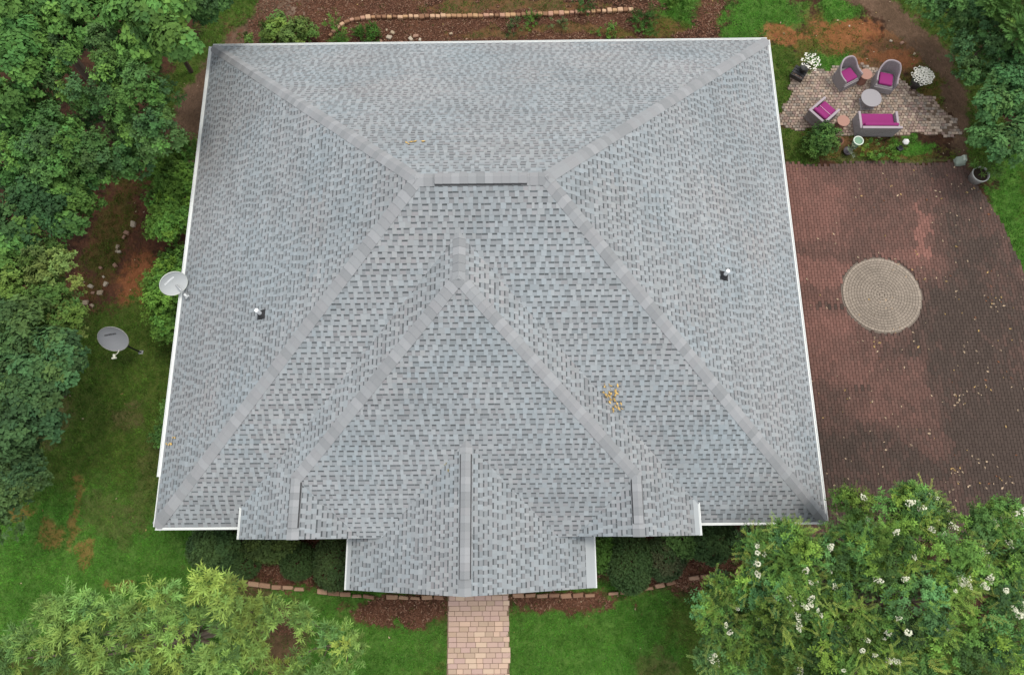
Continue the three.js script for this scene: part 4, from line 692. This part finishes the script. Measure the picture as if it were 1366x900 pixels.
// ---------------------------------------------------------------- satellite dishes
const dishGrey = mat(0.27, 0.28, 0.30, 0.5), dishWhite = mat(0.50, 0.52, 0.52, 0.4), galv = mat(0.42, 0.43, 0.44, 0.4, { metalness: 0.6 }), blackMetal = mat(0.015, 0.015, 0.017, 0.6), ivory = mat(0.62, 0.63, 0.52, 0.5);
function reflector(a, b, depth) { // shallow oval bowl opening along +y, with thickness and a rolled rim
  const pts = [], n = 9; for (let i = 0; i <= n; i++) pts.push(new THREE.Vector2(i / n, (i / n) ** 2 * depth)); pts.push(new THREE.Vector2(1.025, depth + 0.004), new THREE.Vector2(1.02, depth - 0.015)); for (let i = n; i >= 0; i--) pts.push(new THREE.Vector2(i / n, (i / n) ** 2 * depth - 0.014));
  return new THREE.LatheGeometry(pts, 48).scale(a, 1, b);
}
function dish(name, label, base, centre, normal, a, b, m, armDir, markCol, onRoof) {
  const g = thing(name, label, 'satellite dish', base), C = new THREE.Vector3(...centre).sub(new THREE.Vector3(...base)), N = new THREE.Vector3(...normal).normalize();
  const D = new THREE.Vector3(...armDir); D.addScaledVector(N, -D.dot(N)).normalize();               // towards the lower edge, in the plane of the bowl
  const X = new THREE.Vector3().crossVectors(N, D);
  const ref = part('reflector', reflector(a, b, 0.075), m, g, C.toArray()); ref.quaternion.setFromRotationMatrix(new THREE.Matrix4().makeBasis(X, N, D));
  const rim = part('rim', new THREE.TorusGeometry(1, 0.016, 6, 48).rotateX(Math.PI / 2).scale(a, 0.7, b), onRoof ? mat(0.60, 0.63, 0.56, 0.45) : mat(0.37, 0.37, 0.33, 0.5), ref, [0, 0.075, 0]);
  // a short worn line of print, far too small to read, as raised dashes
  const r = rng(Math.round(a * 1000)); let x = -0.5; while (x < 0.28) { const w = 0.03 + r() * 0.07; const ms = part('lettering', box(w * a, 0.002, 0.05), mat(...markCol, 0.6), ref, [(x + w / 2) * a, (((x + w / 2) ** 2) + 0.12) * 0.075 + 0.006, -0.34 * b]); ms.rotation.z = Math.atan(2 * x * 0.075 / a); x += w + 0.02; }
  const foot = C.clone().addScaledVector(D, b * 0.98).addScaledVector(N, 0.06), feed = C.clone().addScaledVector(D, b * 1.0).addScaledVector(N, b * 0.95);
  part('feed_arm', taper([C.clone().addScaledVector(N, -0.06).addScaledVector(D, b * 0.3).toArray(), foot.toArray(), feed.toArray()], 0.018, 0.016, 8), onRoof ? galv : ivory, g);
  const lnb = part('feed_horn', mergeGeometries([new THREE.CylinderGeometry(0.045, 0.035, 0.12, 14).toNonIndexed(), box(0.14, 0.05, 0.06, 0, -0.06, 0).toNonIndexed()]), onRoof ? dishWhite : ivory, g, feed.toArray()); lnb.quaternion.copy(dirQ(C.clone().sub(feed).normalize()));
  const back = C.clone().addScaledVector(N, -0.1);
  part('bracket', new RoundedBoxGeometry(0.14, 0.16, 0.12, 2, 0.02), onRoof ? galv : blackMetal, g, back.toArray());
  part('mast', taper([[0, 0, 0], onRoof ? [back.x * 0.15, 0.22, back.z * 0.15] : [0, back.y * 0.5, 0], onRoof ? [back.x * 0.9, back.y * 0.85, back.z * 0.9] : [back.x * 0.6, back.y * 0.85, back.z * 0.6], back.toArray()], 0.026, 0.026, 10), onRoof ? galv : blackMetal, g);
  part('mounting_foot', box(0.16, 0.012, 0.12), galv, g, [0, 0.006, 0]);
  return shadows(g);
}
dish('lawn_dish', 'grey oval satellite dish on a black post standing in the lawn', [-12.0, 0, 2.02], [-12.1, 1.5, 1.92], [0.05, 0.72, 0.70], 0.475, 0.44, dishGrey, [0.14, -0.7, 0.7], [0.06, 0.062, 0.07], false);
dish('roof_dish', 'pale grey oval satellite dish mounted on the west eave', [-9.12, HE + 0.13, 1.05], [-9.40, 3.5, 0.78], [0.61, 0.46, 0.645], 0.40, 0.38, dishWhite, [0.6, -0.8, 0.6], [0.82, 0.84, 0.84], true);

// ---------------------------------------------------------------- patio furniture
const weave = (() => { const n = 64, d = new Uint8Array(n * n * 4); for (let j = 0; j < n; j++) for (let i = 0; i < n; i++) { const k = (j * n + i) * 4, o = ((i >> 3) + (j >> 2)) % 2, v = 150 + 70 * o + 30 * hash(i >> 2, j >> 2, 3); d[k] = d[k + 1] = d[k + 2] = v; d[k + 3] = 255; } const t = new THREE.DataTexture(d, n, n); t.wrapS = t.wrapT = THREE.RepeatWrapping; t.repeat.set(6, 6); t.magFilter = THREE.LinearFilter; t.needsUpdate = true; return t; })();
const wicker = new THREE.MeshStandardMaterial({ roughness: 0.8, map: weave, bumpMap: weave, bumpScale: 0.006 }); wicker.color.setRGB(0.33, 0.30, 0.305);
const rimWicker = mat(0.31, 0.265, 0.285, 0.75);
const magenta = new THREE.MeshPhysicalMaterial({ roughness: 0.9, sheen: 0.2, sheenRoughness: 0.6 }); magenta.color.setRGB(0.225, 0.016, 0.125);
const piping = mat(0.55, 0.30, 0.42, 0.8);
function cushion(w, h, d, seed) { const g = new RoundedBoxGeometry(w, h, d, 5, h * 0.42), p = g.attributes.position; for (let i = 0; i < p.count; i++) { const x = p.getX(i) / w * 2, z = p.getZ(i) / d * 2, y = p.getY(i); if (y > 0) p.setY(i, y + 0.025 * (1 - x * x) * (1 - z * z) + (vnoise(x * 2 + seed, z * 2, seed) - 0.5) * 0.012); } g.computeVertexNormals(); return g; }
function tubChair(label, x, z, turn) { // barrel chair, faces +z
  const g = thing('wicker_tub_chair', label, 'armchair', [x, 0, z], turn, { group: 'wicker seats on the patio' }), n = 36, w = 0.37, th = 0.05, t = { p: [], uv: [] };
  const prof = []; // plan path from the front of one arm round the back to the other
  for (let i = 0; i <= n; i++) { const k = i / n * 2 - 1, a = k * 2.15, c = Math.abs(a) > Math.PI / 2 ? (Math.abs(a) - Math.PI / 2) * 0.62 : 0; const px = Math.sin(clamp(a, -Math.PI / 2, Math.PI / 2)) * w, pz = -Math.cos(clamp(a, -Math.PI / 2, Math.PI / 2)) * w * 0.95 + c; const hh = 0.60 + 0.32 * smooth(0.9, 0.25, Math.abs(k)); prof.push([px, pz, hh, k]); }
  const q = (A, B, C, D, u0, u1, v0, v1) => { for (const [P, u, v] of [[A, u0, v0], [B, u1, v0], [C, u1, v1], [A, u0, v0], [C, u1, v1], [D, u0, v1]]) { t.p.push(...P); t.uv.push(u, v); } };
  for (let i = 0; i < n; i++) {
    const [ax, az, ah] = prof[i], [bx, bz, bh] = prof[i + 1], s = 1 - th / w, f = 0.06; // leans out a little towards the top
    const O = (px, pz, y) => [px * (1 + f * y), y, pz * (1 + f * y)], I = (px, pz, y) => [px * s * (1 + f * y), y, pz * (pz < 0 ? s : 1) * (1 + f * y)], u0 = i / n * 0.8, u1 = (i + 1) / n * 0.8;
    q(O(ax, az, 0.05), O(ax, az, ah), O(bx, bz, bh), O(bx, bz, 0.05), u0, u0 + 0.3, 0, 0.1); q(I(bx, bz, 0.3), I(bx, bz, bh), I(ax, az, ah), I(ax, az, 0.3), u0, u0 + 0.3, 0, 0.1);
    q(O(ax, az, ah), I(ax, az, ah), I(bx, bz, bh), O(bx, bz, bh), u0, u1, 0, 0.02);
  }
  const sg = new THREE.BufferGeometry(); sg.setAttribute('position', new THREE.Float32BufferAttribute(t.p, 3)); sg.setAttribute('uv', new THREE.Float32BufferAttribute(t.uv, 2)); sg.computeVertexNormals();
  const shell = part('shell', sg, new THREE.MeshStandardMaterial({ roughness: 0.8, map: weave, bumpMap: weave, bumpScale: 0.006, side: THREE.DoubleSide, color: wicker.color }), g);
  part('rim', taper(prof.map(([a, b, c]) => [a * 0.96 * (1 + 0.06 * c), c + 0.005, b * 0.96 * (1 + 0.06 * c)]), 0.028, 0.028, 8), rimWicker, shell);
  for (const i of [0, n]) part('arm_front', box(0.055, prof[i][2] - 0.04, 0.05), wicker, g, [prof[i][0] * 0.98, (prof[i][2] + 0.04) / 2, prof[i][1] + 0.0]);
  part('seat', new RoundedBoxGeometry(0.66, 0.10, 0.66, 2, 0.03), wicker, g, [0, 0.33, 0.06]); part('apron', new RoundedBoxGeometry(0.68, 0.30, 0.05, 2, 0.02), wicker, g, [0, 0.18, 0.40]);
  for (const [a, b] of [[-0.3, 0.36], [0.3, 0.36], [-0.24, -0.25], [0.24, -0.25]]) part('leg', new THREE.CylinderGeometry(0.02, 0.018, 0.06, 8), blackMetal, g, [a, 0.03, b]);
  const cu = part('cushion', cushion(0.50, 0.11, 0.50, 3), magenta, g, [0, 0.435, 0.10]);
  part('piping', new THREE.TorusGeometry(0.30, 0.008, 5, 4).rotateZ(Math.PI / 4).rotateX(Math.PI / 2).scale(1.12, 1, 1.12), mat(0.17, 0.02, 0.10, 0.8), cu, [0, 0.02, 0]);
  return shadows(g);
}
function boxSeat(name, label, cat, x, z, turn, W, Dp) { // square-armed wicker seat, faces +z
  const g = thing(name, label, cat, [x, 0, z], turn, { group: 'wicker seats on the patio' }), a = 0.08, H = 0.58, B = name === 'wicker_sofa' ? 0.74 : 0.66;
  part('base', new RoundedBoxGeometry(W, 0.26, Dp, 2, 0.03), wicker, g, [0, 0.19, 0]);
  const bk = part('backrest', new RoundedBoxGeometry(W, B - 0.3, a, 2, 0.03), wicker, g, [0, 0.3 + (B - 0.3) / 2, -Dp / 2 + a / 2 - 0.03]); bk.rotation.x = -0.12; part('rim', new RoundedBoxGeometry(W + 0.01, 0.035, a + 0.012, 2, 0.015), rimWicker, bk, [0, (B - 0.3) / 2, 0]);
  for (const s of [-1, 1]) { const ar = part('armrest', new RoundedBoxGeometry(a, H - 0.28, Dp - 0.05, 2, 0.025), wicker, g, [s * (W / 2 - a / 2), 0.3 + (H - 0.28) / 2 - 0.02, 0.02]); part('rim', new RoundedBoxGeometry(a + 0.01, 0.03, Dp - 0.04, 2, 0.012), rimWicker, ar, [0, (H - 0.28) / 2, 0]); }
  for (const sx of [-1, 1]) for (const sz of [-1, 1]) part('leg', new THREE.CylinderGeometry(0.025, 0.02, 0.07, 8), blackMetal, g, [sx * (W / 2 - 0.07), 0.035, sz * (Dp / 2 - 0.07)]);
  part('seat_cushion', cushion(W - 2 * a - 0.02, 0.14, Dp - a - 0.02, 5), magenta, g, [0, 0.385, 0.05]);
  const bc = part('back_cushion', cushion(W - 2 * a - 0.03, 0.13, 0.40, 7), magenta, g, [0, 0.56, -Dp / 2 + a + 0.07]); bc.rotation.x = Math.PI / 2 - 0.2;
  return shadows(g);
}
tubChair('grey wicker tub chair with a magenta cushion beside the white flower stand', 13.18, -8.30, R(28));
tubChair('grey wicker tub chair with a magenta cushion beside the white flower pot', 14.62, -8.12, R(-14));
{ const c = boxSeat('wicker_armchair', 'square grey wicker armchair with magenta cushions set at an angle to the coffee table', 'armchair', 12.10, -6.66, R(131), 0.76, 0.86); const sc = c.children.find((o) => o.name === 'seat_cushion'); part('piping', box(0.52, 0.012, 0.016), piping, sc, [0, 0.088, 0.05]); }
boxSeat('wicker_sofa', 'two-seat grey wicker sofa with a magenta cushion, its back to the driveway', 'sofa', 14.02, -6.22, R(179), 1.42, 0.74);
{
  const g = thing('coffee_table', 'round grey coffee table in the middle of the patio seats', 'table', [13.96, 0, -7.25]);
  part('tabletop', new THREE.LatheGeometry([[0, 0.40], [0.35, 0.40], [0.37, 0.41], [0.375, 0.425], [0.365, 0.44], [0, 0.44]].map((p) => new THREE.Vector2(...p)), 40), mat(0.25, 0.235, 0.245, 0.6), g);
  part('pedestal', new RoundedBoxGeometry(0.42, 0.38, 0.42, 2, 0.02), wicker, g, [0, 0.21, 0]); part('base', new RoundedBoxGeometry(0.5, 0.04, 0.5, 2, 0.015), wicker, g, [0, 0.03, 0]); shadows(g);
}
for (const [x, z, label] of [[13.88, -8.22, 'terracotta pink drum side table between the two tub chairs'], [12.78, -6.28, 'terracotta pink drum side table between the armchair and the sofa']]) {
  const g = thing('side_table', label, 'table', [x, 0, z], 0, { group: 'drum side tables' }), terra = mat(0.31, 0.165, 0.125, 0.8);
  part('top', new THREE.CylinderGeometry(0.225, 0.225, 0.035, 32), terra, g, [0, 0.47, 0]); part('body', new THREE.LatheGeometry([[0.17, 0], [0.19, 0.04], [0.15, 0.22], [0.185, 0.42], [0.2, 0.452], [0, 0.452]].map((p) => new THREE.Vector2(...p)), 28), mat(0.26, 0.13, 0.10, 0.85), g, [0, 0, 0]); shadows(g);
}
// ---------------------------------------------------------------- planters and garden ornaments
const potShape = (r0, r1, h, th = 0.03) => new THREE.LatheGeometry([[0, 0], [r0, 0], [r1 * 0.97, h * 0.8], [r1, h * 0.82], [r1 * 1.02, h], [r1 - th, h], [r1 - th - 0.01, h * 0.86], [0, h * 0.85]].map((p) => new THREE.Vector2(...p)), 28);
const petal = (seed, n, rad, l) => { const t = new Tris(), r = rng(seed); for (let i = 0; i < n; i++) { const a = r() * 6.28, k = rad * Math.sqrt(r()); leafTris(t, new THREE.Vector3(Math.cos(a) * k, r() * 0.03, Math.sin(a) * k), new THREE.Vector3(Math.cos(a), 0.5 * r(), Math.sin(a)), new THREE.Vector3(r() - 0.5, 1, r() - 0.5), l, l * 0.42, 0.2, 0.2); } return t.geo(); };
const whitePetal = mat(0.72, 0.70, 0.62, 0.85, { side: THREE.DoubleSide });
function flowers(g, n, cx, cz, rr, y, s, seed) { const r = rng(seed), pg = petal(seed, 14, 0.045, 0.05); for (let i = 0; i < n; i++) { const a = i * 2.4, k = rr * Math.sqrt((i + 0.5) / n); const m = part('flower', pg, whitePetal, g, [cx + Math.cos(a) * k + (r() - 0.5) * 0.04, y + (rr * rr - k * k) * 0.5 + r() * 0.06, cz + Math.sin(a) * k + (r() - 0.5) * 0.04]); m.scale.setScalar(s * (0.7 + r() * 0.6)); m.rotation.y = r() * 6; } }
{
  const g = thing('flower_stand', 'dark slatted stand carrying a pot of white lilies at the patio corner', 'planter', [11.5, 0, -8.45], R(-35));
  for (const z of [-0.12, 0, 0.12]) part('slat', box(0.5, 0.03, 0.10), blackMetal, g, [0, 0.36, z]);
  for (const [a, b] of [[-0.22, -0.14], [0.22, -0.14], [-0.22, 0.16], [0.22, 0.16]]) { const l = part('leg', box(0.04, 0.37, 0.04), blackMetal, g, [a, 0.18, b]); l.rotation.x = b > 0 ? 0.25 : -0.1; }
  const bk = part('side_panel', box(0.5, 0.26, 0.03), mat(0.05, 0.045, 0.045, 0.7), g, [0, 0.2, 0.2]); bk.rotation.x = 0.25;
  part('pot', potShape(0.12, 0.17, 0.24), mat(0.04, 0.04, 0.04, 0.5), g, [0.06, 0.378, -0.08]);
  foliage([[0.14, -0.16, 0.68, 0.28]], SPRIG.lance, [[0.07, 0.12, 0.03], [0.10, 0.14, 0.03]], { sprigs: 7, clumps: 40, clumpR: 0.12, size: 0.9, lift: 0.8 }, g, 733);
  flowers(g, 17, 0.14, -0.16, 0.36, 0.82, 1.0, 735); shadows(g);
}
{
  const g = thing('flower_pot', 'dark pot overflowing with white flowers beside the tub chair', 'planter', [15.85, 0, -8.0]);
  part('pot', potShape(0.15, 0.24, 0.38), mat(0.03, 0.026, 0.024, 0.6), g);
  foliage([[0, 0, 0.5, 0.3]], SPRIG.small, [[0.06, 0.11, 0.03]], { sprigs: 8, clumps: 40, clumpR: 0.12, size: 0.7 }, g, 741);
  flowers(g, 62, 0, 0, 0.37, 0.62, 0.95, 743); shadows(g);
}
{
  const g = thing('glazed_pot', 'pale green glazed pot with a white rim behind the sofa', 'pot', [13.25, 0, -5.50]);
  part('pot', potShape(0.12, 0.175, 0.42, 0.028), mat(0.22, 0.36, 0.26, 0.25), g); part('rim', new THREE.TorusGeometry(0.168, 0.02, 8, 32).rotateX(Math.PI / 2), mat(0.6, 0.66, 0.56, 0.3), g, [0, 0.42, 0]); part('soil', new THREE.CylinderGeometry(0.138, 0.138, 0.02, 20), mat(0.12, 0.24, 0.15, 0.5), g, [0, 0.37, 0]); shadows(g);
  const h = thing('terracotta_pot', 'brown terracotta pot beside the green patio shrub', 'pot', [12.62, 0, -5.6]); part('pot', potShape(0.13, 0.18, 0.28), mat(0.17, 0.07, 0.04, 0.8), h); part('soil', new THREE.CylinderGeometry(0.14, 0.14, 0.02, 16), mat(0.03, 0.02, 0.014, 1), h, [0, 0.245, 0]); shadows(h);
  const s = thing('succulent_pot', 'dark pot of grey green succulents beside the yellow flowers', 'planter', [12.95, 0, -5.24]); part('pot', potShape(0.11, 0.16, 0.18), mat(0.05, 0.04, 0.05, 0.6), s);
  foliage([[0.06, 0, 0.2, 0.15]], SPRIG.tiny, [[0.12, 0.20, 0.06], [0.15, 0.19, 0.13]], { sprigs: 10, clumps: 60, clumpR: 0.07, size: 1.6 }, s, 751); shadows(s);
  const y = thing('yellow_plant', 'small plant with yellow leaves below the glazed pot', 'plant', [13.5, 0, -5.28]); foliage([[0, 0, 0.16, 0.2]], SPRIG.lance, [[0.24, 0.25, 0.03], [0.16, 0.21, 0.03]], { sprigs: 8, clumps: 50, clumpR: 0.1, size: 0.6, lift: 0.9 }, y, 753); shadows(y);
  const w = thing('patio_shrub', 'rounded green shrub behind the square armchair', 'shrub', [11.9, 0, -5.55]); foliage([[0, 0.05, 0.42, 0.36], [-0.15, 0.32, 0.3, 0.32], [0.18, -0.12, 0.4, 0.26]], SPRIG.small, [[0.065, 0.145, 0.03], [0.08, 0.16, 0.034]], { sprigs: 15, clumps: 26 }, w, 755); for (let i = 0; i < 3; i++) part('stem', taper([[0, 0, 0], [i * 0.1 - 0.1, 0.3, 0.05], [i * 0.2 - 0.2, 0.6, 0.1]], 0.02, 0.008, 5), barkMat, w); shadows(w);
  const p = thing('weed_clump', 'green weeds beside the sofa end along the driveway edge', 'weeds', [14.0, 0, -5.2]); foliage([[0, 0, 0.12, 0.4], [0.5, 0.0, 0.08, 0.3], [-0.3, 0.1, 0.08, 0.25]], SPRIG.small, FRESH, { sprigs: 9, clumps: 26, clumpR: 0.15, size: 0.8, flat: 0.4 }, p, 757); shadows(p);
}
{
  const g = thing('garden_lantern', 'small white lantern on a dark stake in the strip behind the patio', 'lantern', [15.0, 0, -5.48], R(25));
  part('stake', new THREE.CylinderGeometry(0.015, 0.012, 0.3, 8), blackMetal, g, [0, 0.15, 0]); part('shade', new THREE.LatheGeometry([[0, 0.16], [0.05, 0.15], [0.115, 0.06], [0.125, 0.02], [0.10, 0.0], [0, 0.0]].map((p) => new THREE.Vector2(...p)), 6), mat(0.72, 0.72, 0.68, 0.4), g, [0, 0.3, 0]); part('base', new RoundedBoxGeometry(0.2, 0.1, 0.2, 2, 0.02), blackMetal, g, [-0.12, 0.05, 0.06]); shadows(g);
}
{ const m = thing('garden_rock', 'pale green grey broken stone at the driveway corner', 'rock', [16.98, 0, -4.80]); part('block', stoneGeo(0.36, 0.26, 0.3, 951, 0.35), mat(0.24, 0.29, 0.24, 0.9), m, [0, 0.12, 0]).rotation.z = 0.3; part('chip', stoneGeo(0.2, 0.1, 0.17, 957, 0.4), mat(0.42, 0.46, 0.40, 0.9), m, [0.12, 0.2, -0.05]).rotation.z = -0.6; shadows(m); }
{
  const g = thing('large_planter', 'grey tub planter with grassy plants at the driveway edge', 'planter', [17.42, 0, -4.12], 0);
  part('pot', potShape(0.22, 0.30, 0.42, 0.03), mat(0.26, 0.26, 0.25, 0.6), g); part('rim', new THREE.TorusGeometry(0.292, 0.018, 8, 32).rotateX(Math.PI / 2), mat(0.42, 0.43, 0.40, 0.5), g, [0, 0.42, 0]); part('soil', new THREE.CylinderGeometry(0.26, 0.26, 0.02, 20), mat(0.03, 0.022, 0.016, 1), g, [0, 0.365, 0]);
  foliage([[0.05, -0.08, 0.5, 0.28]], SPRIG.lance, [[0.075, 0.15, 0.03]], { sprigs: 9, clumps: 50, clumpR: 0.14, size: 1.2, lift: 1.0 }, g, 761); shadows(g);
}
renderer.render(scene, camera);
